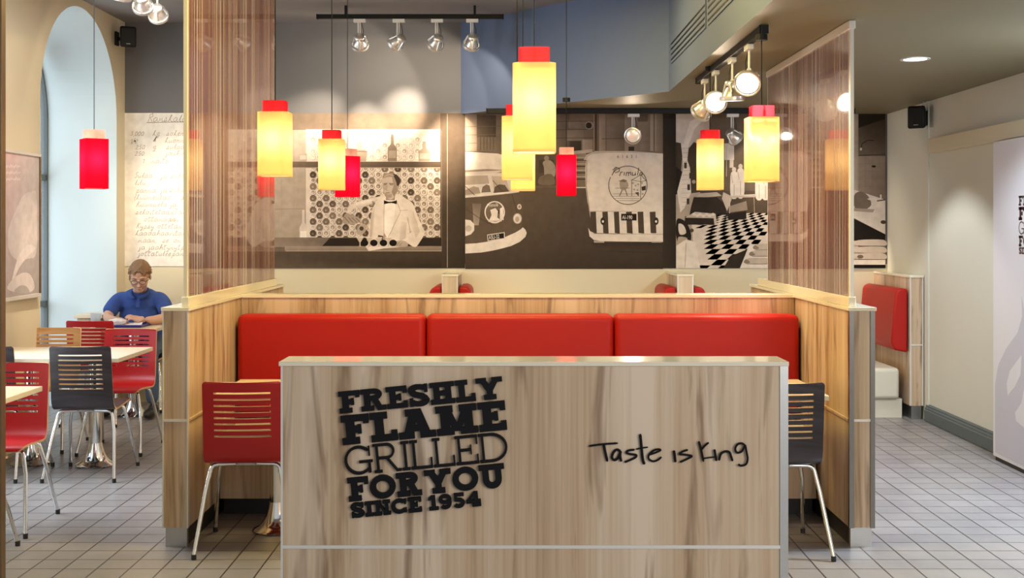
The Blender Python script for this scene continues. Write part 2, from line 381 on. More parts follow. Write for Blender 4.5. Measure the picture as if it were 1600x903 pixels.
mb.face([(XL-dep, 7.55, 0), (XL-dep, ay-ar, 0), (XL-dep, ay-ar, ZH), (XL-dep, 7.55, ZH)]); mb.face([(XL-dep, ay+ar, 0), (XL-dep, YB, 0), (XL-dep, YB, ZH), (XL-dep, ay+ar, ZH)])
for (y0, z0), (y1, z1) in zip(A[1:-2], A[2:-1]): mb.face([(XL-dep, y0, z0), (XL-dep, y1, z1), (XL-dep, y1, ZH), (XL-dep, y0, ZH)])
tag(mb.build('wall_left', [M['cream_wall'], M['reveal']]), kind='structure')
wn = bpy.data.objects.new('window_1', None); COL.objects.link(wn); wn.location = (XL-dep, ay, 0); tag(wn, kind='structure')
mb = MB(); mb.prism(A, lambda u, v, wv: (wv, u, v), XL-dep+.03, XL-dep+.036)
part('glass', mb, M['pane'], wn)
mb = MB()
for q in ribbon(A, .05): mb.prism(q, lambda u, v, wv: (wv, u, v), XL-dep+.005, XL-dep+.06)
for z in (.9, 2.0): mb.box(XL-dep+.01, XL-dep+.055, ay-ar, ay+ar, z-.025, z+.025)
mb.box(XL-dep+.01, XL-dep+.055, ay-.025, ay+.025, 0, az+ar-.02)
part('window_frame', mb, M['baseb'], wn)
w2 = bpy.data.objects.new('added_window', None); COL.objects.link(w2); w2.location = (XL-dep+.05, 3.8, .45); tag(w2, kind='structure')  # invented window, out of view, added for the side fill light
part('glass', MB().box(XL-dep+.02, XL-dep+.026, 5.4, 7.55, .45, 2.9), M['pane'], w2)
mb = MB()
for y in (5.43, 6.47, 7.52): mb.box(XL-dep, XL-dep+.05, y-.03, y+.03, .45, 2.9)
for z in (.48, 2.87): mb.box(XL-dep, XL-dep+.05, 5.4, 7.55, z-.03, z+.03)
part('window_frame', mb, M['baseb'], w2)
mb = MB(); mb.box(XR, XR+.2, Y0, YB+.1, 0, ZH)
tag(mb.build('wall_right', M['pale_wall']), kind='structure')
mb = MB(); mb.box(XR-.012, XR, 9.43, 9.47, 0.1, ZL)
tag(mb.build('trim_1', M['pale_wall']), kind='structure')
mb = MB(); mb.box(XR-.075, XR, 3.0, 9.25, 2.150, 2.262)
tag(mb.build('trim_2', M['cream_wall'], bevel=.004), kind='structure')
mb = MB(); pr = [(0, 0), (-.03, 0), (-.03, .085), (-.024, .092), (-.024, .105), (-.016, .112), (-.016, .125), (0, .135)]
mb.prism(pr, lambda u, v, wv: (XR+u, wv, v+.004), 3.0, 9.47)
tag(mb.build('baseboard_right', M['baseb']), kind='structure')
# linear air vents in the upstand
for y0, y1, lb in ((7.06, 8.6, 'far linear slot vent in the blue-grey ceiling upstand'), (5.3, 6.98, 'near linear slot vent in the blue-grey ceiling upstand, cut by picture top')):
    t = thing('air_vent', lb, 'vent', (1.164, (y0+y1)/2, 2.77), group='slot vents in the ceiling upstand')
    part('frame', MB().box(1.157, 1.1635, y0, y1, 2.765, 2.935), M['blue'], t)
    for k in range(4): part('slot', MB().box(1.1545, 1.1568, y0+.02, y1-.02, 2.785+k*.038, 2.797+k*.038), M['black'], t)
# recessed downlight
t = thing('downlight', 'round recessed downlight lit in the low taupe ceiling', 'ceiling light', (2.425, 7.07, ZL))
part('trim_ring', MB().lathe([(.068, -.004), (.088, -.004), (.09, 0), (.068, 0)], 32, c=(2.425, 7.07, ZL-.002), cap=False), M['white_metal'], t, smooth=40)
part('lamp', MB().lathe([(.0, -.001), (.068, -.001)], 32, c=(2.425, 7.07, ZL-.002), cap=False), M['downlight'], t)

# ================================================================ wood partitions
WH = 1.172
# front divider with the lettering
CX0, CX1, CY0, CY1 = -.674, .797, 3.40, 3.545
t = thing('divider_wall', 'pale wood front divider wall carrying the black lettering, nearest the viewer', 'partition', (.06, 3.47, 0))
part('panel', MB().box(CX0+.006, CX1-.006, CY0, CY1, .10, WH-.013), M['wood'], t)
part('top', MB().box(CX0-.006, CX1+.002, CY0-.006, CY1, WH-.013, WH), M['cream_top'], t, bevel=.002)
part('toe_kick', MB().box(CX0+.03, CX1-.03, CY0+.02, CY1-.02, 0, .10), M['dark_toe'], t)
part('edge_strip', MB().box(CX0, CX0+.006, CY0-.004, CY1, .10, WH-.013), M['alu'], t)
part('edge_strip', MB().box(CX1-.024, CX1, CY0-.004, CY1+.002, .10, WH-.013), M['steel'], t)
part('band', MB().box(CX0+.006, CX1-.024, CY0-.004, CY0+.004, .630, .640), M['alu'], t)
# booth side walls
def side_wall(x0, x1, label, left):
    t = thing('booth_side_wall', label, 'partition', ((x0+x1)/2, 6.9, 0), group='side walls of the centre booth')
    part('panel', MB().box(x0+.003, x1-.003, 5.726, 8.10, .095, WH-.018), M['wood'], t)
    part('top', MB().box(x0-.006, x1+.006, 5.712, 8.105, WH-.018, WH), M['cream_top'], t, bevel=.002)
    part('toe_kick', MB().box(x0+.015, x1-.015, 5.76, 8.05, 0, .095), M['dark_toe'], t)
    part('foot_plate', MB().box(x0+.010, x1-.010, 5.735, 5.76, 0, .095), M['steel'], t)
    sm = M['alu'] if left else M['dark_steel']
    tw = .006 if left else .022
    part('edge_strip', MB().box(x0, x0+tw, 5.716, 5.74, .095, WH-.018), sm, t)
    part('edge_strip', MB().box(x1-tw, x1, 5.716, 5.74, .095, WH-.018), sm, t)
    part('band', MB().box(x0+tw, x1-tw, 5.718, 5.73, .614, .626), M['alu'], t)
    xi = x1 if left else x0
    part('band', MB().box(xi-.004, xi+.004, 5.74, 6.84, .614, .626), M['wood'], t)
    return t
side_wall(-1.712, -1.587, 'left wooden side wall of the centre booth, with dark grained end face', True)
side_wall(1.640, 1.765, 'right wooden side wall of the centre booth, with steel cornered end face', False)
t = thing('booth_back_wall', 'long wooden wall behind the red bench backs of the centre booth', 'partition', (.03, 6.9, 0))
part('panel', MB().box(-1.587, 1.640, 6.84, 6.97, 0, WH-.02), M['wood'], t)
part('top', MB().box(-1.587, 1.640, 6.832, 6.978, WH-.02, WH), M['cream_top'], t, bevel=.002)
# striped glass screens on the side walls
def screen(x, label, left, ztop):
    t = thing('glass_screen', label, 'glass screen', (x, 6.8, WH), group='striped glass screens on the booth walls')
    part('base_rail', MB().box(x-.018, x+.018, 5.74, 7.88, WH, WH+.05), M['cream_top'], t, bevel=.003)
    y1 = 7.87 if left else 7.62
    part('pane', MB().box(x-.005, x+.005, 5.765, y1, WH+.05, ztop-.002), M['stripes'], t)
    part('post', MB().box(x-.009, x+.009, 5.745, 5.765, WH+.05, ztop-.002), M['cream_top'] if left else M['white_metal'], t)
    if not left:
        part('top_rail', MB().box(x-.016, x+.016, 5.74, y1+.01, ztop-.04, ztop-.001), M['white_metal'], t, bevel=.002)
        part('post', MB().box(x-.005, x+.005, y1, y1+.012, WH+.05, ztop-.04), M['white_metal'], t)
    return t
screen(-1.608, 'tall red-brown pinstriped glass screen on the left booth side wall', True, ZH)
screen(1.661, 'red-brown pinstriped glass screen with white metal frame on the right booth side wall', False, ZL-.002)
# red banquette
t = thing('banquette', 'long bench with three red leatherette back cushions in the centre booth', 'bench', (.03, 6.55, 0))
part('base', MB().box(-1.58, 1.633, 6.32, 6.828, .10, .32), M['wood'], t)
part('toe_kick', MB().box(-1.58, 1.633, 6.40, 6.828, 0, .10), M['dark_toe'], t)
xs = [-1.575, -.498, .575, 1.632]
for a, b in zip(xs[:-1], xs[1:]):
    part('back_cushion', MB().box(a+.002, b-.002, 6.66, 6.829, .50, 1.065), M['red_leather'], t, bevel=.035, bseg=5)
    part('seat_cushion', MB().box(a+.002, b-.002, 6.29, 6.68, .32, .465), M['cream_leather'], t, bevel=.03, bseg=5)
# back row of booths along the picture wall
def back_partition(x0, x1, y0, label, foot=True):
    t = thing('booth_divider', label, 'partition', ((x0+x1)/2, (y0+YB)/2, 0), group='dividers of the back booths')
    part('panel', MB().box(x0+.004, x1-.004, y0, YB-.002, .11, WH-.018), M['wood'], t)
    part('top', MB().box(x0-.004, x1+.004, y0-.006, YB-.002, WH-.018, WH), M['cream_top'], t, bevel=.002)
    part('edge_strip', MB().box(x0, x0+.01, y0-.004, y0+.02, .11, WH-.018), M['alu'], t)
    part('edge_strip', MB().box(x1-.01, x1, y0-.004, y0+.02, .11, WH-.018), M['alu'], t)
    part('foot_plate', MB().box(x0+.015, x1-.015, y0+.01, YB-.01, 0, .11), M['steel'], t)
    part('band', MB().box(x0+.01, x1-.01, y0-.003, y0+.01, .60, .612), M['alu'], t)
    return t
back_partition(-.597, -.463, 9.80, 'narrow wooden booth divider against the picture wall below the bartender mural edge')
back_partition(1.372, 1.506, 9.80, 'narrow wooden booth divider against the picture wall below the kitchen mural')
back_partition(3.232, 3.342, 9.55, 'wooden booth divider with steel foot against the right-hand wall')
def back_bench(x, side, y0, label):
    """x: divider face; side -1 = bench on its left"""
    t = thing('booth_bench', label, 'bench', (x, 10.0, 0), group='benches of the back booths')
    s = side; bx = sorted((x, x+s*.12)); 
    o = part('backrest', MB().prism([(0, .54), (s*.105, .56), (s*.135, .62), (s*.10, 1.02), (s*.085, 1.05), (s*.05, 1.065), (0, 1.06)], lambda u, v, wv: (x+u+s*.002, wv, v), y0+.03, YB-.01), M['red_leather'], t, bevel=.015, bseg=3)
    a, b = sorted((x+s*.06, x+s*.56))
    part('seat_cushion', MB().box(a, b, y0+.05, YB-.01, .155, .41), M['cream_leather'], t, bevel=.03, bseg=4)
    a, b = sorted((x+s*.03, x+s*.52))
    part('base', MB().box(a, b, y0+.09, YB-.01, 0, .155), M['cream_leather'], t)
    return t
back_bench(-.601, -1, 9.80, 'red backed booth bench left of the divider below the bartender mural')
back_bench(-.459, 1, 9.80, 'red backed booth bench right of the divider below the bartender mural')
back_bench(1.368, -1, 9.80, 'red backed booth bench left of the divider below the kitchen mural')
back_bench(1.510, 1, 9.80, 'red backed booth bench right of the divider below the kitchen mural')
back_bench(3.227, -1, 9.55, 'red backed booth bench with cream seat beside the right-hand wall')
# slim post at the left picture edge
t = thing('screen_post', 'slim dark bronze post at the far left, floor to ceiling', 'post', (-1.975, 4.5, 0))
part('post', MB().box(-1.995, -1.957, 4.48, 4.52, .01, ZH-.01), M['bronze'], t, bevel=.003)
part('base_plate', MB().box(-2.02, -1.935, 4.45, 4.55, 0, .01), M['steel'], t)
# sliding door on the right wall
DX0, DX1 = 3.235, 3.272
t = thing('sliding_door', 'white sliding door panel with lilac flame print on the right-hand wall', 'door', (3.25, 7.1, 0))
part('panel', MB().box(DX0, DX1, 6.2, 7.90, .028, 2.138), M['door_white'], t, bevel=.002)
part('dark_gap_strip', MB().box(DX0+.008, DX1-.006, 6.2, 7.88, 0, .028), M['dark_toe'], t)  # dark strip stands in for the shaded gap under the panel
def on_door(px, py):
    d = DX0*F/(px-VX); return (d, H-(py-VY)*d/F)
fl1 = [(1596.5, 462), (1597, 495), (1590, 520), (1572, 545), (1560, 570), (1555, 600), (1555, 706), (1612, 735), (1640, 700), (1640, 480), (1625, 540), (1608, 560), (1600, 545), (1603, 500)]
mb = MB(); mb.prism([on_door(*p) for p in fl1], lambda u, v, wv: (wv, u, v), DX0-.0008, DX0-.0002)
part('flame_print', mb, M['flame'], t)
fl2 = [(1596, 555), (1595, 585), (1586, 605), (1575, 618), (1573, 600), (1578, 580)]
fl3 = [(1600, 548), (1602, 600), (1596, 630), (1586, 645), (1588, 658), (1600, 668), (1625, 660), (1625, 560)]
for fl in (fl2, fl3):
    mb = MB(); mb.prism([on_door(*p) for p in fl], lambda u, v, wv: (wv, u, v), DX0-.0016, DX0-.001)
    part('flame_print', mb, M['door_white'], t)
DOOR = t
# ================================================================ lettering
def slab(ch, t, s):
    """polygons (x right, y up, cap height 1) of a slab-serif capital; t: stem, s: serif thickness"""
    e = .13 if t > .15 else .10
    R = lambda x0, y0, x1, y1: [(x0, y0), (x1, y0), (x1, y1), (x0, y1)]
    def stem(x): return [R(x, 0, x+t, 1), R(x-e, 0, x+t+e, s), R(x-e, 1-s, x+t+e, 1)]
    p = []; x = e
    if ch == 'I': p = stem(x); wd = t+2*e
    elif ch in 'FE':
        wd = .84; p = stem(x)+[R(x, 1-s, wd, 1), R(wd-t*.62, .68, wd, 1), R(x+t, .5-s/2, .60, .5+s/2), R(.60-t*.42, .34, .60, .66)]
        if ch == 'E': p += [R(x, 0, wd, s), R(wd-t*.62, 0, wd, .32)]
    elif ch == 'L': wd = .80; p = stem(x)+[R(x, 0, wd, s), R(wd-t*.66, 0, wd, .36)]
    elif ch == 'H': wd = .98; p = stem(x)+stem(wd-e-t)+[R(x, .5-s/2, wd-e, .5+s/2)]
    elif ch == 'N': t *= .78; wd = 1.04; p = stem(x)+stem(wd-e-t)+[[(x, 1), (x+t*.9, 1), (wd-e, 0), (wd-e-t*.9, 0)]]
    elif ch == 'M':
        wd = 1.25; p = stem(x)+stem(wd-e-t); c = wd/2
        p += [[(x, 1), (x+t*1.05, 1), (c+t*.35, .12), (c-t*.35, .12)], [(wd-e, 1), (wd-e-t*1.05, 1), (c-t*.35, .12), (c+t*.35, .12)]]
    elif ch == 'A':
        wd = 1.12; c = wd/2; q = t*1.08
        p = [[(.10, 0), (.10+q, 0), (c+t*.42, 1), (c-t*.6, 1)], [(wd-.10-q, 0), (wd-.10, 0), (c+t*.6, 1), (c-t*.42, 1)],
             R(.28, .24, wd-.28, .24+s*.9), R(0, 0, .10+q+.08, s), R(wd-.18-q, 0, wd, s), R(c-t*.9-.08, 1-s, c+t*.6, 1)]
    elif ch == 'Y':
        wd = 1.08; c = wd/2
        p = [R(c-t/2, 0, c+t/2, .46), R(c-t/2-e, 0, c+t/2+e, s), [(.08, 1), (.08+t*1.1, 1), (c+t/2, .46), (c-t/2, .38)], [(wd-.08-t*1.1, 1), (wd-.08, 1), (c+t/2, .38), (c-t/2, .46)],
             R(0, 1-s, .16+t*1.1, 1), R(wd-.16-t*1.1, 1-s, wd, 1)]
    elif ch == 'R':
        wd = 1.0; p = stem(x)
        b = [(x, 1-s/2), (.52, 1-s/2)]+arc(.52, .73, .24, .27-s/2, 90, -90, 10)+[(x, .46+s/2)]
        p += ribbon(b, [s]*2+[s]+[s+(t*.9-s)*math.sin(PI*k/10) for k in range(1, 10)]+[s]+[s])
        p += [[(.44, .50), (.44+t, .52), (.92, 0), (.92-t, 0)], R(.92-t-.02, 0, wd, s)]
    elif ch == 'D':
        wd = 1.06; p = stem(x)
        b = [(x, 1-s/2), (.46, 1-s/2)]+arc(.46, .5, .60-t/2, .5-s/2, 90, -90, 14)+[(x, s/2)]
        p += ribbon(b, [s, s]+[s+(t-s)*math.sin(PI*k/14) for k in range(15)]+[s])
    elif ch == 'O':
        wd = 1.06; n = 28
        b = arc(.53, .5, .53-t/2, .5-s*.55, 0, 360, n); b[-1] = b[0]
        p = ribbon(b, [t+(s*1.1-t)*abs(math.sin(2*PI*k/n)) for k in range(n+1)])
    elif ch in 'CG':
        wd = 1.04; n = 22; a = arc(.53, .5, .53-t/2, .5-s*.55, 42, 318, n)
        p = ribbon(a, [t*.6 if k == 0 else t+(s*1.1-t)*abs(math.sin(math.radians(42+276*k/n))) for k in range(n+1)])
        p += [R(.96-t*.5, .62, .96, .96)]
        if ch == 'G': p += [R(.96-t*.95, .04, .96, .48), R(.54, .48-s, 1.04, .48)]
        else: p += [R(.96-t*.5, .06, .96, .36)]
    elif ch == 'S':
        wd = .86; b = arc(.43, .74, .32-(t-.1)*.15, .26-s/2, 20, 180, 9)+[(.13+t*.25, .62), (.30, .54), (.56, .46), (.74-t*.25, .36)]+arc(.43, .26, .32-(t-.1)*.15, .26-s/2, 0, -160, 9)
        m = len(b); p = ribbon(b, [s*1.05 if k < 5 or k > m-6 else s*1.05+(t-s)*.9 for k in range(m)])
        p += [R(.74-t*.28, .62, .80, 1.0), R(.05, 0, .12+t*.28, .38)]
    elif ch == 'U':
        wd = 1.04; b = [(e+t/2, 1), (e+t/2, .38)]+arc(wd/2, .38, wd/2-e-t/2, .38-s/2, 180, 360, 12)+[(wd-e-t/2, 1)]
        p = ribbon(b, [t, t]+[t+(s*1.1-t)*math.sin(PI*k/12) for k in range(13)]+[t])+[R(0, 1-s, t+2*e, 1), R(wd-t-2*e, 1-s, wd, 1)]
    elif ch == '1': wd = .60; p = [R(.20, 0, .20+t, 1), R(.03, 0, .37+t, s), [(.20, 1), (.20, .74), (.02, .66), (.02, .84)]]
    elif ch == '9':
        wd = .84; b = arc(.42, .67, .42-t/2, .33-s/2, 0, 360, 18); b[-1] = b[0]
        p = ribbon(b, [t*.9+(s-t*.9)*abs(math.sin(2*PI*k/18)) for k in range(19)])
        p += ribbon([(.84-t*.48, .66), (.84-t*.5, .42)]+arc(.42, .38, .42-t/2, .38-s/2, 0, -140, 8), [t*.85]*4+[s]*7)
    elif ch == '5':
        wd = .82; p = [R(.12, 1-s, .74, 1), R(.12, .46, .12+t*.7, 1)]
        b = [(.12, .56)]+arc(.38, .33, .40-t/2, .33-s/2, 100, -150, 14); p += ribbon(b, [s*.8]+[s+(t*.9-s)*max(0, math.sin(PI*k/12)) for k in range(13)]+[s, s])
    elif ch == '4': wd = .92; p = [R(.50, 0, .50+t, 1), R(.36, 0, .66+t, s), R(.0, .24, .92, .24+s), [(.0, .24), (.0, .40), (.50, 1), (.50+t*.7, 1), (.24, .38)]]
    elif ch == ' ': wd = .34
    return p, wd
def slab_line(txt, t, s, height, width, gap=.045):
    words, x = [[]], 0
    for ch in txt:
        if ch == ' ': words.append([])
        ps, wd = slab(ch, t, s); wd = .06 if ch == ' ' and 'YOU' in txt else wd; words[-1] += [[(px+x, py) for px, py in q] for q in ps]; x += wd+gap
    k = width/(x-gap); return [[[(px*k, py*height) for px, py in q] for q in wp] for wp in words]
LOGO = [('FRESHLY', .25, .22, 0, 118, 0, 890), ('FLAME', .27, .23, 131, 158, 0, 893), ('GRILLED', .088, .085, 300, 156, 0, 885), ('FOR YOU', .26, .22, 469, 128, 4, 852), ('SINCE 1954', .26, .22, 606, 80, 8, 706)]
def logo_lines():
    """(text, one polygon list per word) with u to the right and v down, FRESHLY's top left at 0,0"""
    for txt, t, s, v0, hh, u0, wd in LOGO:
        yield txt, [[[(u0+x, v0+hh-y) for x, y in q] for q in wp] for wp in slab_line(txt, t, s, hh, wd)]
t = thing('wall_sign', 'raised black slab letters FRESHLY FLAME GRILLED FOR YOU SINCE 1954 on the front divider', 'sign', (-.26, 3.395, .95))
px2m = 3.40/F/3.472; ang = math.radians(5.45); ox, oz = (528.8-VX)*3.40/F, H-(611.8-VY)*3.40/F
def front(u, v, wv):
    x, y = u*px2m, v*px2m
    return (ox+x*math.cos(ang)+y*math.sin(ang), wv, oz+x*math.sin(ang)-y*math.cos(ang))
for txt, polys in logo_lines():
    for wdp in polys:
        mb = MB()
        for k, q in enumerate(wdp): mb.prism(q, front, 3.388-k*.00004, 3.3998)
        part('lettering', mb, M['letter'], t)
# the hand-written line
strokes = [([(108, 197), (150, 190), (230, 180), (350, 172)], 17), ([(232, 185), (240, 230), (262, 325)], 22),
    ([(372, 240), (340, 225), (312, 250), (300, 290), (318, 312), (345, 300), (365, 262), (372, 240), (368, 280), (378, 325)], 21),
    ([(488, 226), (440, 232), (420, 250), (450, 262), (500, 270), (495, 290), (450, 312), (405, 330)], 19),
    ([(535, 95), (545, 200), (555, 300), (570, 348)], 23), ([(500, 222), (545, 212), (600, 205)], 13),
    ([(600, 270), (650, 255), (702, 232), (690, 222), (650, 230), (610, 265), (605, 300), (640, 322), (680, 312), (712, 285)], 17),
    ([(815, 232), (822, 280), (828, 330)], 22),
    ([(932, 226), (890, 240), (862, 262), (900, 266), (965, 278), (930, 300), (865, 330)], 18),
    ([(1022, 155), (1040, 220), (1062, 325)], 19), ([(1105, 165), (1070, 195), (1045, 225)], 17), ([(1058, 298), (1100, 292), (1165, 284)], 13),
    ([(1152, 222), (1160, 270), (1168, 318)], 20),
    ([(1190, 315), (1205, 262), (1240, 240), (1275, 245), (1290, 280), (1303, 320)], 20),
    ([(1408, 190), (1380, 172), (1345, 180), (1325, 215), (1338, 248), (1375, 242), (1400, 205), (1408, 190), (1418, 240), (1428, 300), (1415, 345), (1375, 358), (1350, 346)], 18)]
t = thing('wall_sign', 'raised black handwritten sign Taste is King on the right of the front divider', 'sign', (.45, 3.395, .9))
for i, (pts, wd) in enumerate(strokes):
    if i in (0, 7, 9): mb = MB()
    sm = []
    for k in range(len(pts)-1):                       # Catmull-Rom
        p0, p1, p2, p3 = pts[max(k-1, 0)], pts[k], pts[k+1], pts[min(k+2, len(pts)-1)]
        for q in range(5):
            f = q/5
            sm.append(tuple(.5*(2*p1[c]+(p2[c]-p0[c])*f+(2*p0[c]-5*p1[c]+4*p2[c]-p3[c])*f*f+(3*p1[c]-p0[c]-3*p2[c]+p3[c])*f**3) for c in (0, 1)))
    sm.append(pts[-1])
    pw = [tuple(P(900+x/5.333, 660+y/5.333, 3.394)) for x, y in sm]
    rr = [wd/2/5.333*3.4/F*(.55 if k in (0, len(sm)-1) else 1) for k in range(len(sm))]
    mb.tube([(p[0], 3.393-i*.0002, p[2]) for p in pw], rr, 8)
    if i in (6, 8, len(strokes)-1): part('lettering', mb, M['letter'], t, smooth=50)
# the same slogan printed on the sliding door
mb = MB(); y0d = 7.50; k = (1.76-1.386)/690
for txt, polys in logo_lines():
    for q in sum(polys, []): mb.prism([(y0d-u*k, 1.765-v*k) for u, v in q], lambda u, v, wv: (wv, u, v), DX0-.0008, DX0-.0002)
part('slogan_print', mb, M['maroon'], DOOR)

# ================================================================ chairs
def shell_bm():
    hw0 = .19
    fr = [-1, -.93, -.71, -.45, -.15, .15, .45, .71, .93, 1]
    rows = []                                          # (y, z, halfwidth, bow, slot?)
    for y, z, hw in ((.215, .428, .165), (.212, .436, .182), (.20, .446, .192), (.15, .450, .196), (.05, .444, .197), (-.05, .436, .195), (-.11, .432, .193), (-.145, .436, .192), (-.172, .450, .191), (-.190, .474, .190), (-.200, .506, .189)):
        rows.append((y, z, hw, max(0, min(1, (-.05-y)/.15))*.02, False))
    yb = lambda z: -.200-(z-.506)*.13
    zs = [.54]
    for k in range(8):
        zc = .569+k*.0297; zs += [zc-.0046, zc+.0046]
    zs += [.80, .818, .826, .83]
    for z in zs:
        hw = .189-(z-.506)*.008
        if z > .825: hw -= .004
        if z > .829: hw -= .010
        rows.append((yb(z), z, hw, .022, False))
    bm = bmesh.new(); G = []
    for y, z, hw, bow, _ in rows:
        G.append([bm.verts.new((f*hw, y+bow*f*f, z)) for f in fr])
    base = 11
    for r in range(len(rows)-1):
        slot = any(r == base+1+2*k for k in range(8))
        for c in range(len(fr)-1):
            if slot and 2 <= c <= 6: continue
            bm.faces.new((G[r][c], G[r][c+1], G[r+1][c+1], G[r+1][c]))
    bmesh.ops.recalc_face_normals(bm, faces=bm.faces)
    return bm
def shell_mesh(mat):
    bm = shell_bm(); me = bpy.data.meshes.new('seat_shell'); bm.to_mesh(me); bm.free()
    me.materials.append(mat); me.materials.append(M['ply'])
    o = bpy.data.objects.new('s', me); COL.objects.link(o)
    so = o.modifiers.new('ply', 'SOLIDIFY'); so.thickness = .011; so.offset = 0; so.material_offset_rim = 1; so.use_even_offset = True
    bpy.context.view_layer.update(); m2 = bpy.data.meshes.new_from_object(o.evaluated_get(bpy.context.evaluated_depsgraph_get()))
    bpy.data.objects.remove(o); m2.name = 'seat_shell'
    m2.polygons.foreach_set('use_smooth', [True]*len(m2.polygons)); m2.set_sharp_from_angle(angle=math.radians(38))
    return m2
SHELL = {'red': shell_mesh(M['red_chair']), 'walnut': shell_mesh(M['walnut']), 'honey': shell_mesh(M['wood_chair'])}
def make_chair():
    root = thing('dining_chair', 'x', 'chair')
    s = bpy.data.objects.new('seat_shell', SHELL['red']); COL.objects.link(s); s.parent = root
    for sx in (-1, 1):
        for yf, yt in ((-.26, -.12), (.25, .12)):
            pts = [Vector(p) for p in ((.03*sx, yt*.85, .420), (.135*sx, yt, .420))]
            pts += [Vector(((.135+.032*math.sin(a))*sx, yt+(yf-yt)*.06*k/4, .420-.032*(1-math.cos(a)))) for k, a in ((1, .5), (2, .95), (3, 1.3))]
            pts += [Vector((.185*sx, yt+(yf-yt)*.22, .30)), Vector((.217*sx, yf, .022))]
            lg = MB().tube(pts, .0105, 10).build('leg', M['chrome'], root, smooth=50)
            MB().lathe([(.012, 0), (.0125, .024), (.0105, .026)], 10, c=(.218*sx, yf, 0)).build('foot_cap', M['rubber'], lg, smooth=40)
    mb = MB()
    for y in (-.11, .11): mb.tube([(-.05, y, .420), (.05, y, .420)], .0105, 8)
    mb.box(-.04, .04, -.12, .12, .417, .424)
    mb.build('seat_frame', M['steel'], root)
    return root
CH = make_chair(); first = True
def chair(x, y, rz, kind, label):
    global first
    r = CH if first else copy_tree(CH); first = False
    r.location = (x, y, 0); r.rotation_euler = (0, 0, rz); r['label'] = label
    for c in r.children:
        if c.name.startswith('seat_shell'): c.data = SHELL[kind]
    r['group'] = 'slotted dining chairs'
    return r
D = math.radians
chair(-1.298, 5.78, D(3), 'red', 'red slotted chair in the centre booth, beside the left end of the front divider')
chair(1.272, 5.735, D(2), 'walnut', 'dark walnut slotted chair behind the right end of the front divider')
chair(-2.672, 7.43, D(2), 'walnut', 'dark walnut chair, its back to us, at the long pale table on the left')
chair(-3.245, 7.43, D(-3), 'walnut', 'dark chair mostly hidden by the far left post, at the long pale table')
chair(-2.76, 8.24, D(180), 'red', 'red chair facing us behind the right end of the long pale table')
chair(-3.34, 8.34, D(181), 'honey', 'honey brown wooden chair facing us behind the long pale table')
chair(-3.32, 9.42, D(-1), 'red', 'dark red chair across the table from the seated man, back to us')
chair(-2.685, 6.12, D(184), 'red', 'red chair facing us in the left foreground, partly behind a table corner')
chair(-2.65, 5.50, D(0), 'walnut', 'chair of which only a chrome front leg shows at the left edge')
chair(-3.19, 10.13, D(180), 'walnut', 'dark chair the man in the blue polo sits on')

# ================================================================ tables
def table(x0, x1, y0, y1, peds, label, zt=.75):
    t = thing('dining_table', label, 'table', ((x0+x1)/2, (y0+y1)/2, 0), group='pedestal dining tables')
    part('table_top', MB().box(x0, x1, y0, y1, zt-.026, zt), M['table_top'], t, bevel=.003)
    for px_, py_ in peds:
        c = part('column', MB().lathe([(.042, .05), (.042, zt-.04), (.12, zt-.034), (.12, zt-.027)], 28, c=(px_, py_, 0)), M['chrome'], t, smooth=35)
        part('base', MB().lathe([(.122, 0), (.128, .008), (.120, .016), (.095, .028), (.075, .05), (.060, .08), (.050, .115), (.044, .15)], 32, c=(px_, py_, 0)), M['chrome'], t, smooth=50)
    return t
table(-1.46, -.90, 5.66, 6.27, [(-1.215, 6.05)], 'pale square pedestal table behind the red chair in the centre booth')
table(-.31, .32, 5.66, 6.27, [(.005, 6.05)], 'pale square pedestal table hidden behind the middle of the front divider')
table(.90, 1.525, 5.66, 6.27, [(1.215, 6.05)], 'pale square pedestal table at the dark chair, its corner by the right booth side wall')
table(-3.46, -2.45, 7.27, 7.97, [(-2.746, 7.70), (-3.19, 7.75)], 'long pale table on two chrome pedestals against the left wall')
table(-3.40, -2.41, 5.30, 6.0, [(-2.72, 5.65)], 'pale table at the left picture edge, only its corner in view')
table(-3.44, -2.875, 9.46, 9.98, [(-3.15, 9.73)], 'small table with the blue tray where the man sits')

# ================================================================ pendant lamps
def make_pendant(yellow):
    root = thing('pendant_lamp', 'x', 'pendant lamp', (0, 0, 0))
    sh, cp, df = (M['yellow_shade'], M['red_cap'], M['diff_y']) if yellow else (M['red_shade'], M['peach_cap'], M['diff_r'])
    hw, rad = (.078, .03) if yellow else (.074, .008)
    MB().rsq(hw, rad, 0, .32, caps=(False, False)).build('shade', sh, root, smooth=40)
    mb = MB(); mb.rsq(.056, .02 if yellow else .006, .3215, .378, caps=(False, False)); mb.build('cap', cp, root, smooth=40)
    MB().rsq(hw-.004, rad-.003, .004, .008).build('diffuser', df, root, smooth=40)
    MB().lathe([(.014, .255), (.018, .27), (.018, .31), (.006, .33), (.006, .378)], 12).box(-.056, .056, -.004, .004, .318, .323).box(-.004, .004, -.056, .056, .318, .323).build('lamp_holder', M['white_metal'], root, smooth=50)
    l = bpy.data.lights.new('bulb_light', 'POINT'); l.shadow_soft_size = .05
    l.energy = 0.95 if yellow else 2.0; l.color = (1.0, 0.88, 0.68) if yellow else (1, .75, .7)
    lo = bpy.data.objects.new('bulb_light', l); COL.objects.link(lo); lo.parent = root; lo.location = (0, 0, .185)
    return root
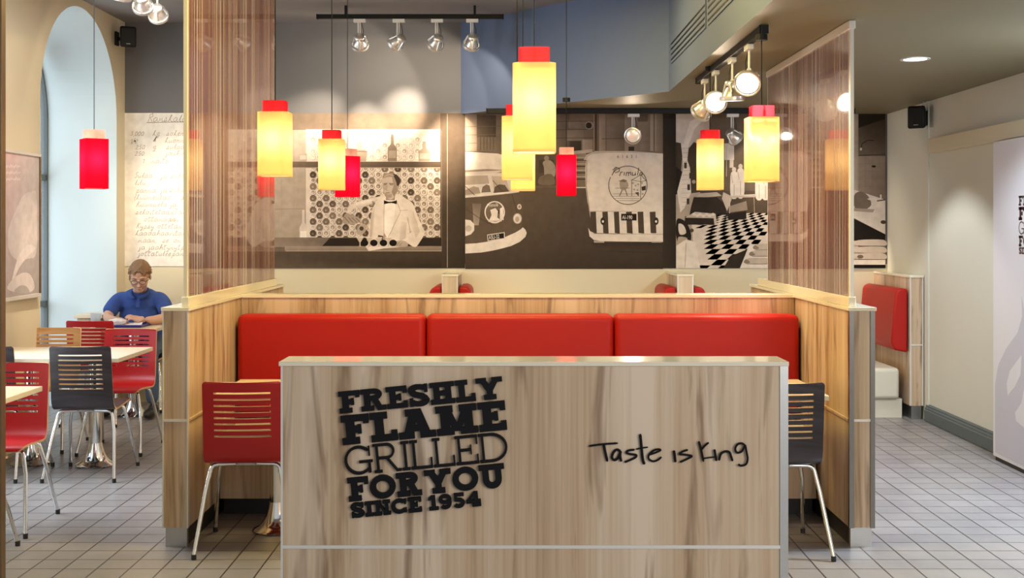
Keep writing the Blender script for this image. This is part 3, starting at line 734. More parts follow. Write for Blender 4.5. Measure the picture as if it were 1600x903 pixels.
def pendant(proto, x, y, z, ztop, rz, label, used):
    r = proto if not used else copy_tree(proto)
    r.location = (x, y, z); r.rotation_euler = (0, 0, rz); r['label'] = label
    MB().tube([(0, 0, .378), (0, 0, ztop-z)], .0028, 6).build('cord', M['cable'], r)
    MB().lathe([(.03, ztop-z-.03), (.03, ztop-z)], 16).build('ceiling_mount', M['black'], r, smooth=40)
    r['group'] = 'yellow pendant lamps' if proto is PY else 'red pendant lamps'
PY = make_pendant(True); PR = make_pendant(False)
for i, (px, d, pyb, zt, lb) in enumerate((
    (834.5, 4.26, 239, ZH, 'largest yellow pendant lamp, hanging nearest above the front divider'),
    (430, 5.88, 276, ZH, 'yellow pendant lamp beside the left striped glass screen'),
    (808, 5.97, 281, ZH, 'yellow pendant lamp half hidden directly behind the largest one, left of it'),
    (1190, 5.88, 284, ZL-.05, 'yellow pendant lamp hanging from the near end of the right ceiling track'),
    (518.5, 7.42, 297, ZH, 'yellow pendant lamp overlapping a red one, before the bartender mural'),
    (817, 7.55, 298, ZH, 'lowest yellow pendant lamp peeking out below the two nearer ones in the middle'),
    (1109.5, 7.42, 297, ZL, 'yellow pendant lamp in front of the kitchen mural, left of the bigger one'))):
    c = P(px, pyb, d); pendant(PY, c.x, d, c.z, zt, 0, lb, i > 0)
for i, (px, d, pyb, zt, rz, lb) in enumerate((
    (147, 7.55, 295, ZH, D(35), 'red pendant lamp with peach cap in front of the arched window'),
    (543, 9.2, 308, ZH, D(38), 'red pendant lamp behind a yellow one, before the bartender mural'),
    (885, 9.2, 306, ZL, D(0), 'red pendant lamp in front of the vans mural'))):
    c = P(px, pyb, d); pendant(PR, c.x, d, c.z, zt, rz, lb, i > 0)

# ================================================================ ceiling tracks and spotlights
def track(x0, x1, y0, y1, z0, z1, label, loc=None):
    t = thing('ceiling_track', label, 'light track', ((x0+x1)/2, (y0+y1)/2, z0))
    part('rail', MB().box(x0, x1, y0, y1, z0, z1), M['black'], t, bevel=.003)
    ex = x1-x0 > y1-y0
    if z1 > 3 and z1 < ZH-.01:
        for f in (.15, .85):
            hx, hy = (x0+(x1-x0)*f, (y0+y1)/2) if ex else ((x0+x1)/2, y0+(y1-y0)*f)
            part('hanger', MB().box(hx-.01, hx+.01, hy-.01, hy+.01, z1-.002, ZH-.001), M['black'], t)
    for k in (0, 1):
        if ex: part('end_cap', MB().box(x0-.012 if k == 0 else x1, x0 if k == 0 else x1+.012, y0-.003, y1+.003, z0-.003, z1), M['black'], t)
        else: part('end_cap', MB().box(x0-.003, x1+.003, y0-.012 if k == 0 else y1, y0 if k == 0 else y1+.012, z0-.003, z1), M['black'], t)
track(-1.615, -.09, 9.68, 9.72, 3.29, 3.326, 'long black ceiling track with four spotlights above the bartender mural')
track(-2.60, -2.56, 5.5, 8.9, 3.31, 3.345, 'black ceiling track running away from us at the upper left')
track(1.24, 1.28, 5.90, 7.95, 2.54, ZL-.001, 'black ceiling track under the low ceiling before the right glass screen')
track(-.22, 2.9, 9.98, 10.02, 2.535, ZL-.001, 'black ceiling track close to the picture wall, under the low ceiling')
def make_spot():
    root = thing('spotlight', 'x', 'spotlight')
    MB().box(-.05, .05, -.017, .017, -.028, 0).build('adaptor', M['white_metal'], root, bevel=.003)
    mb = MB(); mb.tube([(-.012, 0, -.026), (-.012, 0, -.135)], .006, 8); mb.tube([(.004, 0, -.026), (.004, 0, -.135)], .004, 6); mb.box(-.02, .012, -.008, .008, -.14, -.125)
    mb.build('stem', M['white_metal'], root, smooth=40)
    MB().tube([(.014, 0, -.03), (.03, .012, -.09), (.03, .01, -.14), (.012, 0, -.17)], .003, 6).build('cable', M['cable'], root)
    hd = MB(); hd.lathe([(.0, .055), (.034, .053), (.042, .045), (.042, .028), (.036, .026)], 24, cap=False)
    hd.lathe([(.064, -.062), (.072, -.060), (.074, -.050), (.072, -.036), (.066, -.034), (.064, -.062)], 28, cap=False)
    for k in range(3):
        a = 2*PI*k/3+.5; ca, sa = math.cos(a), math.sin(a)
        pr = [(.034, .04), (.046, .03), (.058, -.01), (.07, -.04)]
        hd.tube([(r*ca, r*sa, z) for r, z in pr], .007, 6)
    h = hd.build('lamp_head', M['silver'], root, smooth=45)
    MB().lathe([(.018, .026), (.03, .015), (.047, -.012), (.057, -.035), (.06, -.045)], 24, cap=False).build('reflector', M['silver'], h, smooth=60)
    MB().lathe([(0, -.046), (.055, -.046), (.058, -.043)], 24, cap=False).build('lens', M['lamp_on'], h, smooth=60)
    return root
SP = make_spot(); sfirst = True
def spot(loc, aim, label, group, power=0, beam=0, cone=60, blend=.55, rz=0, lens='lamp_on', drop=.145, col=(1, .80, .58)):
    global sfirst
    r = SP if sfirst else copy_tree(SP); sfirst = False
    r.location = loc; r.rotation_euler = (0, 0, rz); r['label'] = label; r['group'] = group
    for c in r.children:
        if c.name.startswith('lamp_head'):
            c.location = (0, 0, -drop-.035)
            dv = Matrix.Rotation(-rz, 3, 'Z') @ (Vector(aim)-Vector(loc)-Vector((0, 0, -drop-.035)))
            c.rotation_euler = dv.to_track_quat('-Z', 'Y').to_euler()
            if lens != 'lamp_on':
                for g in c.children:
                    if g.name.startswith('lens'): g.material_slots[0].link = 'OBJECT'; g.material_slots[0].material = M[lens]
            for pw, cn, bl in ((power, cone, blend), (beam, 30, 1.0)):
                if not pw: continue
                l = bpy.data.lights.new('spot_light', 'SPOT'); l.energy = pw; l.spot_size = D(cn); l.spot_blend = bl; l.shadow_soft_size = .03; l.color = col
                lo = bpy.data.objects.new('spot_light', l); COL.objects.link(lo); lo.parent = c; lo.location = (0, 0, -.085)
    return r
G1, G2, G3, G4 = 'spotlights on the track above the bartender mural', 'spotlights at the upper left', 'spotlights on the right ceiling track', 'spotlights on the track at the picture wall'
wallp = lambda px, py: P(px, py, 10.46)
ordn = ['first from the left of four silver spotlights above the bartender mural', 'second from the left of four silver spotlights above the bartender mural', 'third from the left of four silver spotlights above the bartender mural', 'rightmost of four silver spotlights above the bartender mural, by the blue-grey upstand']
for k, (px, tp) in enumerate(((562, (570, 195)), (623, (490, 186)), (683, (632, 170)), (738, (706, 222)))):
    spot(((px-VX)*9.7/F, 9.7, 3.288), wallp(*tp), ordn[k], G1, power=5, cone=118, blend=.15, beam=(130, 45, 45, 150)[k])
for k, (d, tp, lb) in enumerate(((7.72, (-3.3, 8.6, 1), 'silver spotlight at the upper left, cut by the picture top'), (8.15, (-3.1, 10.49, 1.7), 'middle silver spotlight of the three at the upper left'), (8.5, (-2.9, 10.49, 1.9), 'silver spotlight hanging furthest back of the three at the upper left'))):
    spot((-2.58, d, 3.308), tp, lb, G2, power=(18, 22, 25)[k], cone=70, rz=D(90), blend=.8)
for k, (d, tp, lb) in enumerate(((6.27, (.75, 5.0, 1.55), 'large lit spotlight nearest on the right ceiling track'), (6.75, (1.3, 6.9, .6), 'spotlight turned straight down, second on the right ceiling track'), (7.30, (.95, 5.6, 1.75), 'glaring spotlight pointed at us, third on the right ceiling track'), (7.72, (.4, 9.5, 1.0), 'small spotlight at the far end of the right ceiling track'))):
    spot((1.26, d, 2.538), tp, lb, G3, power=(26, 24, 14, 12)[k], cone=75, rz=D(90), drop=.15, blend=.7)
spot(((990-VX)*10.0/F, 10.0, 2.533), (.62, 8.4, 2.0), 'spotlight at the picture wall facing us, in front of the vans mural', G4, power=6, rz=D(0), lens='lamp_dim')
spot(((1145-VX)*10.0/F, 10.0, 2.533), (2.6, 10.4, 1.7), 'spotlight at the picture wall turned away, in front of the kitchen mural', G4, power=18, lens='lamp_on', rz=D(0), cone=80, blend=.8)
# ================================================================ printed pictures
def tone(v):
    v = max(0, min(1, v)); l = 1.0*v**2.25
    return (min(1, l*(1+.36*(1-v))), l*(.95-.10*(1-v)), l*(.88-.42*(1-v)), 1)
class Canvas:
    """flat picture made of coloured patches; fn maps photo pixels to the printed surface, lift raises each layer by a hair"""
    def __init__(s, fn, lift, step=.00004): s.fn = fn; s.lift = Vector(lift); s.step = step; s.k = 0; s.v = []; s.f = []; s.c = []
    def next(s): s.k += 1
    def poly(s, pts, v, nxt=True):
        if nxt: s.k += 1
        vs = v if isinstance(v, list) else [v]*len(pts); i = len(s.v)
        for (x, y), q in zip(pts, vs):
            s.v.append(tuple(Vector(s.fn(x, y))+s.lift*(s.k*s.step))); s.c.append(q if isinstance(q, tuple) else tone(q))
        s.f.append(tuple(range(i, i+len(pts))))
    def rect(s, x0, y0, x1, y1, a, b=None, c=None, d=None):     # corner tones: top-left, top-right, bottom-right, bottom-left
        b = a if b is None else b; c = b if c is None else c; d = a if d is None else d
        s.poly([(x0, y0), (x1, y0), (x1, y1), (x0, y1)], [a, b, c, d])
    def circ(s, x, y, rx, v, ry=None, n=14, nxt=True):
        ry = ry or rx; s.poly([(x+rx*math.cos(2*PI*k/n), y+ry*math.sin(2*PI*k/n)) for k in range(n)], v, nxt)
    def line(s, pts, wd, v, nxt=True):
        if nxt: s.k += 1
        for q in ribbon(pts, wd): s.poly(q, v, False)
    def smooth(s, pts, v, n=4): s.poly(crom(pts, n), v)
    def text(s, txt, x, y, size, v, shear=0.0, sx=1.0, rot=0.0):
        cu = bpy.data.curves.new('t', 'FONT'); cu.body = txt; cu.size = 1; cu.resolution_u = 3; cu.shear = shear
        o = bpy.data.objects.new('t', cu); me = o.to_mesh(); s.k += 1; ca, sa = math.cos(rot), math.sin(rot)
        vs = [(q.co.x*size*sx, -q.co.y*size) for q in me.vertices]
        for p in me.polygons:
            s.poly([(x+vs[i][0]*ca+vs[i][1]*sa, y-vs[i][0]*sa+vs[i][1]*ca) for i in p.vertices], v, False)
        wd = max((q[0] for q in vs), default=0); o.to_mesh_clear(); bpy.data.objects.remove(o); bpy.data.curves.remove(cu); return wd
    def build(s, name, root):
        me = bpy.data.meshes.new(name); o0 = Vector(root.location)
        me.from_pydata([tuple(Vector(q)-o0) for q in s.v], [], s.f); me.update()
        at = me.color_attributes.new('Col', 'FLOAT_COLOR', 'POINT')
        for k, c in enumerate(s.c): at.data[k].color = c
        me.materials.append(M['print'])
        o = bpy.data.objects.new(name, me); COL.objects.link(o); o.parent = root; return o
def crom(pts, n=4):
    m = len(pts); out = []
    for k in range(m):
        p0, p1, p2, p3 = pts[k-1], pts[k], pts[(k+1) % m], pts[(k+2) % m]
        for q in range(n):
            f = q/n; out.append(tuple(.5*(2*p1[c]+(p2[c]-p0[c])*f+(2*p0[c]-5*p1[c]+4*p2[c]-p3[c])*f*f+(3*p1[c]-p0[c]-3*p2[c]+p3[c])*f**3) for c in (0, 1)))
    return out
BD = 10.492
def board(name, px0, px1, py0, py1, label, cat):
    a, b = P(px0, py0, BD), P(px1, py1, BD)
    t = thing(name, label, cat, ((a.x+b.x)/2, BD+.004, b.z))
    part('board', MB().box(a.x, b.x, BD+.0002, YB-.001, b.z, a.z), M['cream_top'] if name == 'handwritten_board' else M['dark_toe'], t)
    return t, Canvas(lambda x, y: P(x, y, BD), (0, -1, 0))
rnd = random.Random(3)

# ---- mural of the bartender
t, c = board('wall_mural', 341, 726.5, 177, 419, 'sepia wall mural of a bartender in white jacket before a wall of bottle ends', 'mural')
c.rect(341, 177, 726.5, 419, .40, .36, .20, .45)
c.rect(341, 177, 726, 204, .45, .46, .50, .50)
c.rect(341, 203, 478, 386, .72, .70, .60, .60)
for x in (440, 459): c.line([(x, 205), (x, 372)], .5, .60)
c.line([(428, 327), (476, 326)], .8, .52)
c.rect(478, 202, 688, 374, .86, .84, .80, .82)
for row in range(19):
    yy = 218+row*9.15
    if 247 < yy < 263: continue
    for k in range(21):
        xx = 489+k*10.2
        if xx > 684: continue
        big = (k+row) % 2 == 0
        r = 5.0 if big else 3.9
        v = rnd.choice((.30, .38, .44, .50, .56, .62)) if big else rnd.choice((.55, .62, .70))
        if yy < 250: v = .5+v*.45
        c.k = 12; c.circ(xx+.5, yy+.7, r+.6, .58 if yy > 250 else .74, n=12, nxt=False)
        c.k = 13; c.circ(xx, yy, r, .90 if not big or v > .5 else v*.9, n=12, nxt=False)
        c.k = 14; c.circ(xx+.2, yy-.2, r*.74, v, n=12, nxt=False)
        c.k = 15; c.circ(xx-.3, yy+.9, r*.30, min(.95, v+.18), n=8, nxt=False)
c.k = 20
c.rect(436, 252.5, 690, 262, .42, .34, .28, .40); c.line([(436, 262), (690, 262)], 1.0, .66); c.line([(480, 204), (688, 204)], 1, .95)
def bottle(x, y0, y1, hw, v):
    h = y1-y0; c.poly([(x-hw, y1), (x-hw, y0+h*.5), (x-hw*.35, y0+h*.36), (x-hw*.28, y0), (x+hw*.28, y0), (x+hw*.35, y0+h*.36), (x+hw, y0+h*.5), (x+hw, y1)], v)
    c.rect(x-hw*.8, y0+h*.6, x+hw*.8, y1-h*.12, v+.12)
bottle(613, 210, 252, 7, .52); bottle(663, 221, 252, 9, .58); bottle(473.5, 229, 252, 6, .66); bottle(474, 328, 383, 6, .80)
c.poly([(550, 252), (549, 236), (556, 233), (570, 234), (574, 238), (572, 252)], .60); c.line([(549, 236), (574, 237)], 1.2, .42); c.poly([(558, 234), (560, 220), (564, 220), (566, 234)], .70)
c.rect(688, 177, 726.5, 419, .36, .30, .17, .22); c.line([(699, 178), (699, 418)], .9, .62); c.line([(690, 204), (690, 390)], 1.0, .42)
c.rect(341, 371, 688, 386, .55, .22, .22, .60); c.poly([(515, 372), (690, 372), (690, 385), (503, 385)], .17)
c.rect(445, 384.5, 690, 392.5, .58, .52, .46, .50); c.line([(447, 392), (690, 392)], 1, .66)
c.rect(341, 393, 690, 419, .34, .24, .18, .40)
# the bartender
c.smooth([(576, 392), (577, 360), (581, 330), (586, 314), (560, 322), (548, 330), (541, 334), (545, 325), (556, 316), (575, 311), (592, 307), (602, 304), (622, 303), (634, 310), (645, 318), (652, 336), (662, 358), (664, 364), (656, 378), (649, 386), (640, 382), (632, 376), (638, 366), (640, 362)], .84, 3)
c.poly([(577, 392), (578, 360), (584, 325), (602, 306), (616, 306), (634, 330), (638, 372), (626, 386), (600, 388)], .86)
c.poly([(603, 311), (618, 311), (616, 345), (608, 372), (600, 372), (600, 340)], .93)
c.line([(600, 312), (600, 366)], .8, .68); c.line([(619, 312), (626, 330), (612, 360), (606, 372)], .9, .66); c.line([(624, 329), (637, 328)], .7, .66); c.line([(637, 340), (641, 362)], 1.0, .62)
c.line([(556, 322), (580, 318), (590, 312)], .9, .72); c.line([(584, 330), (581, 350)], .8, .70); c.line([(645, 330), (653, 352)], .8, .7)
c.rect(603, 302, 617, 313, .52, .50, .58, .58)
c.smooth([(597, 290), (596, 281), (599, 275), (607, 272), (616, 274), (621, 281), (621, 293), (619, 302), (613, 311), (606, 310), (600, 303)], .72, 4)
c.poly([(612, 275), (620, 281), (622, 296), (616, 308), (612, 300), (615, 290)], .56)
c.smooth([(598, 278), (599, 273), (604, 270.5), (613, 270.5), (620, 274), (619, 280), (612, 276.5), (604, 277)], .56, 4); c.smooth([(614, 272), (620, 273), (624.5, 279), (624.5, 287), (621, 291), (619, 284), (616, 277)], .24, 4); c.line([(600, 276), (607, 272.5), (616, 274)], .8, .74)
c.poly([(598, 290), (604, 290), (603, 296), (600, 298)], .64); c.poly([(600, 301), (606, 304), (612, 303), (612, 308), (606, 310), (602, 307)], .60); c.poly([(599, 286.5), (605, 285.8), (605, 287.3), (599, 287.8)], .42); c.poly([(608, 285.8), (615, 286.5), (615, 287.8), (608, 287.3)], .42)
c.poly([(580, 335), (586, 322), (584, 350), (579, 385), (577, 385)], [.74, .82, .80, .72, .70]); c.poly([(640, 325), (648, 338), (656, 362), (650, 372), (642, 350)], [.84, .76, .74, .76, .84]); c.poly([(626, 345), (636, 348), (634, 372), (624, 378)], [.84, .78, .74, .80]); c.poly([(556, 318), (580, 312), (582, 318), (560, 326)], [.90, .92, .80, .76])
c.line([(599, 289), (604, 288.5)], 1.1, .34); c.line([(609, 288.5), (614, 289)], 1.1, .34); c.line([(605, 290), (603.5, 297), (606, 297.5)], .8, .52); c.line([(603, 301.5), (609, 301)], 1.0, .40); c.circ(621.5, 293, 1.6, .60, 2.8)
c.poly([(600, 313), (607, 315), (612, 315), (620, 313), (620, 319), (612, 317), (607, 317.5), (600, 319)], .12)
c.smooth([(541, 333), (550, 336), (561, 340), (563, 346), (553, 350), (540, 350), (535, 344)], .62, 4)
for k in range(4): c.line([(538+k*6, 339+k*.5), (546+k*6, 348)], .9, .38)
c.smooth([(612, 383), (618, 377), (630, 376), (637, 380), (636, 385), (625, 386)], .66, 3)
for k in range(3): c.line([(614+k*5, 384), (619+k*5, 379)], .6, .42)
c.poly([(591, 367), (600, 369), (599, 375), (590, 372)], .30); c.poly([(600, 363), (606, 374), (598, 374)], .62)
for k, x in enumerate((562.5, 577, 592, 607)):
    c.circ(x+7.2, 379.5, 6, .10, 5.2)
    c.poly([(x-5.5, 371), (x+5.5, 371), (x+.8, 379), (x+.8, 384), (x+3, 385), (x-3, 385), (x-.8, 384), (x-.8, 379)], .74); c.line([(x-5.5, 371), (x+5.5, 371)], .7, .92)
c.poly([(556, 363), (561, 352), (569, 349), (574, 353), (571, 362), (565, 368)], .66); c.circ(565, 357, 3.4, .28)
c.build('photo_print', t)

# ---- mural of the vans
t, c = board('wall_mural', 726.9, 1055.8, 177, 419, 'sepia wall mural of two delivery vans parked in a yard', 'mural')
c.rect(726, 177, 1056, 300, .42, .50, .40, .34)
c.rect(727, 294, 1036, 419, .34, .34, .24, .26); c.poly([(727, 296), (1036, 290), (1036, 420), (727, 420)], [.36, .30, .20, .24])
for x0, y0, x1, y1, v in ((727, 178, 745, 236, .60), (745, 180, 775, 214, .36), (752, 214, 790, 236, .44), (775, 178, 800, 212, .46), (868, 178, 890, 236, .46), (888, 190, 926, 200, .50), (886, 202, 912, 220, .54), (890, 220, 908, 236, .30), (910, 218, 926, 234, .62), (936, 178, 946, 236, .62), (948, 178, 976, 236, .50), (976, 180, 1000, 236, .56), (1000, 178, 1016, 236, .52), (1016, 178, 1026, 236, .62), (1026, 178, 1036, 236, .50)): c.rect(x0, y0, x1, y1, v, v-.05, v-.08, v)
for y in (190, 203, 216): c.line([(866, y), (930, y-1)], .9, .32); c.line([(727, y+8), (798, y+7)], .9, .40)
c.line([(931, 178), (931, 236)], 3, .30); c.line([(928, 178), (928, 236)], 1.2, .62); c.circ(920.5, 196, 6.5, .58); c.circ(920, 196, 4.8, .18)
c.line([(940, 217), (975, 216)], 1.2, .36); c.line([(996, 184), (1012, 183)], 1.0, .30); c.rect(982, 229, 991, 238, .22); c.rect(996, 178, 1012, 190, .38); c.line([(1022, 178), (1022, 236)], 1.4, .32)
for k in range(5): c.line([(751+k*5, 214), (751+k*5, 234)], .8, .28)
# people and crates in the middle distance
c.rect(836, 240, 914, 290, .34, .40, .34, .30); c.rect(842, 250, 866, 270, .28)
c.smooth([(850, 262), (848, 254), (854, 250), (862, 252), (868, 262), (866, 276), (852, 278)], .60, 3); c.circ(854, 247, 4, .56); c.smooth([(842, 288), (844, 276), (862, 272), (866, 288)], .42, 3)
c.rect(899, 236, 916, 292, .52, .56, .44, .40); c.poly([(896, 236), (926, 233), (926, 238), (896, 241)], .70)
for y in (246, 256, 266, 276): c.line([(897, y), (916, y)], 1.6, .66); c.line([(897, y+4), (916, y+4)], 2.2, .28)
c.line([(897, 293), (918, 293)], 1.8, .78)
# left van
c.poly([(727, 237), (778, 240), (800, 246), (808, 270), (727, 280)], [.80, .78, .68, .74, .80]); c.smooth([(786, 240), (788, 230), (798, 228), (806, 236), (806, 246)], .70, 3)
c.poly([(727, 266), (760, 264), (798, 266), (800, 272), (727, 276)], .52); c.poly([(727, 269), (790, 266), (770, 272), (727, 274)], .74)
c.poly([(727, 272), (790, 270), (806, 276), (812, 302), (790, 303), (727, 310)], .78)
c.poly([(727, 275), (762, 274), (767, 300), (727, 305)], .62); c.poly([(727, 289), (766, 287), (768, 301), (727, 306)], .80); c.poly([(752, 301), (754, 292), (760, 288), (765, 290), (767, 300)], .42); c.poly([(727, 297), (740, 291), (748, 293), (751, 302), (727, 305)], .58)
c.poly([(768, 275), (790, 276), (797, 300), (773, 303)], .66); c.poly([(771, 302), (773, 292), (780, 288), (789, 289), (796, 300)], .34)
c.line([(727, 291), (744, 307)], .9, .26); c.line([(770, 282), (786, 300)], .9, .26); c.line([(727, 308), (768, 303), (810, 299)], 2.2, .84)
c.poly([(727, 309), (765, 306), (800, 302), (812, 300), (816, 303), (818, 312), (817.5, 330), (816, 345), (814, 360), (800, 370), (770, 379), (727, 383)], .34)
c.poly([(738, 318), (752, 318), (748, 352), (740, 352)], [.44, .42, .58, .60]); c.line([(727, 326), (748, 340), (770, 352)], .8, .24); c.line([(800, 304), (808, 332), (812, 352)], .8, .24)
c.circ(773, 331.5, 16, .86, 17.5, 24); c.circ(773, 331.5, 14.2, .40, 15.6, 24)
c.text('Primula', 761, 324, 8.0, .90, .2, .72, .12)
c.poly([(766, 328), (774, 325), (778, 330), (777, 340), (783, 344), (764, 345), (768, 336)], .86); c.poly([(781, 326), (786, 323), (787, 344), (781, 342)], .86); c.poly([(778, 328), (781, 328), (781, 334), (778, 334)], .24); c.line([(763, 346), (784, 345)], 1.4, .80)
c.circ(811.5, 323, 3.4, .82, 4.2); c.circ(811.5, 323, 2.0, .55, 2.6)
for x, y, r in ((808.5, 341.5, 7.2), (729, 357, 12)):
    if x > 740: c.circ(x, y, r, .55, r*1.22); c.circ(x, y, r*.86, .84, r*1.06); c.circ(x-.5, y+1, r*.45, .66, r*.6)
c.poly([(727, 343), (735, 344), (741, 350), (741, 360), (736, 366), (727, 369)], .84); c.circ(732, 357, 5, .70)
c.poly([(727, 396), (727, 381), (745, 380), (765, 377), (790, 370), (806, 363), (814, 358), (817, 355), (821, 359), (823, 364), (821, 370), (812, 378), (798, 384.5), (785, 388), (770, 391.5), (752, 394.5)], .84)
c.poly([(761, 366.5), (788.5, 362.5), (789, 373), (762, 377)], .80); c.poly([(762.5, 367.8), (787.3, 364), (787.6, 372), (763.2, 375.6)], .12); c.text('ASU-32', 764, 374.2, 8.6, .92, 0, .62, .13)
# right van
c.poly([(912, 250), (916, 242), (930, 236), (990, 236), (1036, 240), (1036, 250)], .74)
c.poly([(922, 332), (918, 316), (915, 290), (914.5, 262), (916, 250), (919, 244), (926, 240.5), (945, 239), (1000, 238.5), (1020, 239), (1030, 240.5), (1036, 244), (1036, 332)], .85)
c.rect(1028, 240, 1036.2, 332, .85); c.line([(917, 250), (916, 290), (921, 330)], 1.4, .62); c.line([(922, 330), (1036, 331)], 1.2, .70)
for k, ch in enumerate('61631'): c.text(ch, 964+k*7.1, 247, 7, .30, 0, .9)
b = [(981+30*math.cos(2*PI*k/40), 289.5+30*math.sin(2*PI*k/40)) for k in range(41)]; b[-1] = b[0]; c.line(b, 1.2, .32)
c.poly([(952, 264), (956, 260), (960, 280), (952, 276)], .85)
c.poly([(987, 281), (1001, 273), (1009, 283), (1008, 300), (1000, 310), (987, 300)], .85); c.line([(986, 282), (1001, 273), (1010, 283)], 1, .34); c.line([(987, 282), (987, 306)], 1, .34); c.line([(1001, 273), (1001, 311)], 1, .34); c.line([(987, 281), (1001, 284), (1010, 282)], .8, .40)
c.poly([(1002, 292), (1009, 290), (1009, 297), (1003, 298)], .24); c.poly([(992, 301), (998, 300), (998, 307)], .28)
# script name on the van roof badge
for s_ in ([(956, 274), (960, 266), (964, 262)], [(957, 266), (962, 261.5), (968, 263), (967, 268), (961, 270)], [(968, 275), (970, 269), (973, 269)], [(975, 274), (975.5, 269)], [(978, 275), (979, 269.5), (982, 269.5), (982, 275)], [(982, 271), (985, 269), (986, 274)], [(988, 269), (988, 274), (992, 273.5), (993, 268.5), (993, 274)], [(996, 274), (998, 262)], [(1003, 270), (1000, 270), (999.5, 273.5), (1002.5, 273), (1003.5, 269.5), (1003.5, 274)]): c.line(s_, 1.3, .34)
for x, y in ((989, 286), (993, 290), (997, 288), (991, 296), (996, 297), (1004, 303), (1003, 286)): c.circ(x, y, 1.5, .62, n=8)
c.smooth([(968, 285), (974, 281), (980, 284), (982, 291), (976, 297), (970, 296)], .62, 3); c.poly([(966, 283), (974, 280), (980, 282), (976, 285)], .44); c.line([(972, 297), (968, 306)], 1.4, .42); c.line([(977, 296), (980, 306)], 1.4, .42); c.line([(962, 294), (984, 294)], .8, .44)
for y in (303, 306.5, 310, 313.5): c.line([(958+max(0, y-308)*1.0, y), (1000, y)], .7, .46)
c.poly([(921, 331), (1036, 330), (1036.2, 366), (926, 364)], .86)
for x0, x1 in ((923, 932), (942, 950.5), (960, 968), (979, 988), (997, 1006), (1016, 1025)): c.poly([(x0-1, 331), (x1-1, 330.6), (x1+.5, 365), (x0+.5, 364)], .28)
c.rect(970.5, 334, 994.5, 344.5, .14); c.text('AI-190', 972, 342.5, 8.6, .93, 0, .68)
for x in (942, 1025): c.circ(x, 345.5, 4, .20, 6); c.circ(x, 346, 1.7, .88, 2)
c.poly([(919, 356), (922, 361), (930, 365), (960, 366), (1036, 364), (1036, 378), (990, 377.5), (940, 377), (928, 375), (921, 369)], .84); c.rect(1028, 364, 1036.2, 377, .84)
c.line([(927, 365), (1036, 366)], .8, .60); c.poly([(928, 376), (944, 377), (944, 380), (928, 379)], .66); c.poly([(1018, 377), (1034, 377), (1034, 379), (1018, 379)], .66)
c.poly([(922, 379), (1036, 380), (1036, 394), (940, 392)], [.22, .20, .24, .26])
c.rect(1035.8, 177, 1055.8, 419, .20, .16, .16, .20)
c.build('photo_print', t)

# ---- mural of the kitchen (runs on behind the right screen)
t, c = board('wall_mural', 1056.2, 1383, 177, 419, 'black and white wall mural of a bakery kitchen with a chequered floor', 'mural')
c.rect(1056, 177, 1384, 419, .70, .45, .45, .62)
c.rect(1056, 177, 1110, 230, .82, .74, .74, .82); c.poly([(1108, 178), (1204, 178), (1204, 330), (1110, 300)], [.40, .46, .40, .34]); c.poly([(1068, 224), (1078, 190), (1098, 178), (1110, 178), (1086, 200), (1076, 226)], .88)
c.poly([(1056, 222), (1066, 224), (1067, 235), (1064, 270), (1056, 300)], .24); c.poly([(1056, 260), (1068, 270), (1068, 300), (1056, 304)], .14)
c.poly([(1064, 224), (1076, 226), (1074, 250), (1080, 256), (1080, 300), (1070, 324), (1063, 332), (1058, 300), (1068, 262)], .86)
for y in range(232, 326, 7): c.line([(1065, y), (1079, y-1)], .5, .64)
for x, y in ((1069, 254), (1074, 288), (1073, 310), (1077, 270)): c.rect(x, y, x+4, y+9, .22)
c.poly([(1074, 250), (1076, 232), (1084, 222), (1094, 226), (1094, 300), (1080, 302), (1078, 262)], .26); c.circ(1084, 284, 3, .66)
c.rect(1132, 224, 1147, 250, .84); c.line([(1130, 228), (1130, 276)], 1.2, .66); c.line([(1135, 228), (1135, 276)], 1.0, .74); c.rect(1140, 250, 1146, 262, .8)
c.rect(1094, 298, 1204, 340, .30, .34, .30, .26)
c.poly([(1094, 302), (1120, 300), (1128, 306), (1086, 310)], .70); c.poly([(1084, 308), (1120, 308), (1134, 320), (1136, 342), (1076, 342), (1080, 322)], .18)
for x, y, h in ((1147, 262, 46), (1157, 257, 50), (1186, 262, 48), (1196, 264, 46)):
    c.circ(x, y+3, 3.4, .80, 4); c.smooth([(x-4, y+7), (x+4, y+7), (x+6, y+20), (x+5, y+h), (x-5, y+h), (x-6, y+20)], .86, 3); c.line([(x, y+26), (x, y+h)], .8, .55); c.line([(x-4.5, y+10), (x-2, y+24)], .7, .6)
c.poly([(1130, 300), (1142, 306), (1180, 304), (1182, 308), (1144, 309), (1136, 330), (1128, 310)], .72); c.line([(1142, 306), (1182, 304)], 1.6, .82); c.line([(1140, 309), (1140, 342)], 1.6, .76); c.line([(1178, 308), (1179, 340)], 1.1, .60); c.poly([(1140, 322), (1166, 314), (1168, 328), (1140, 332)], .56)
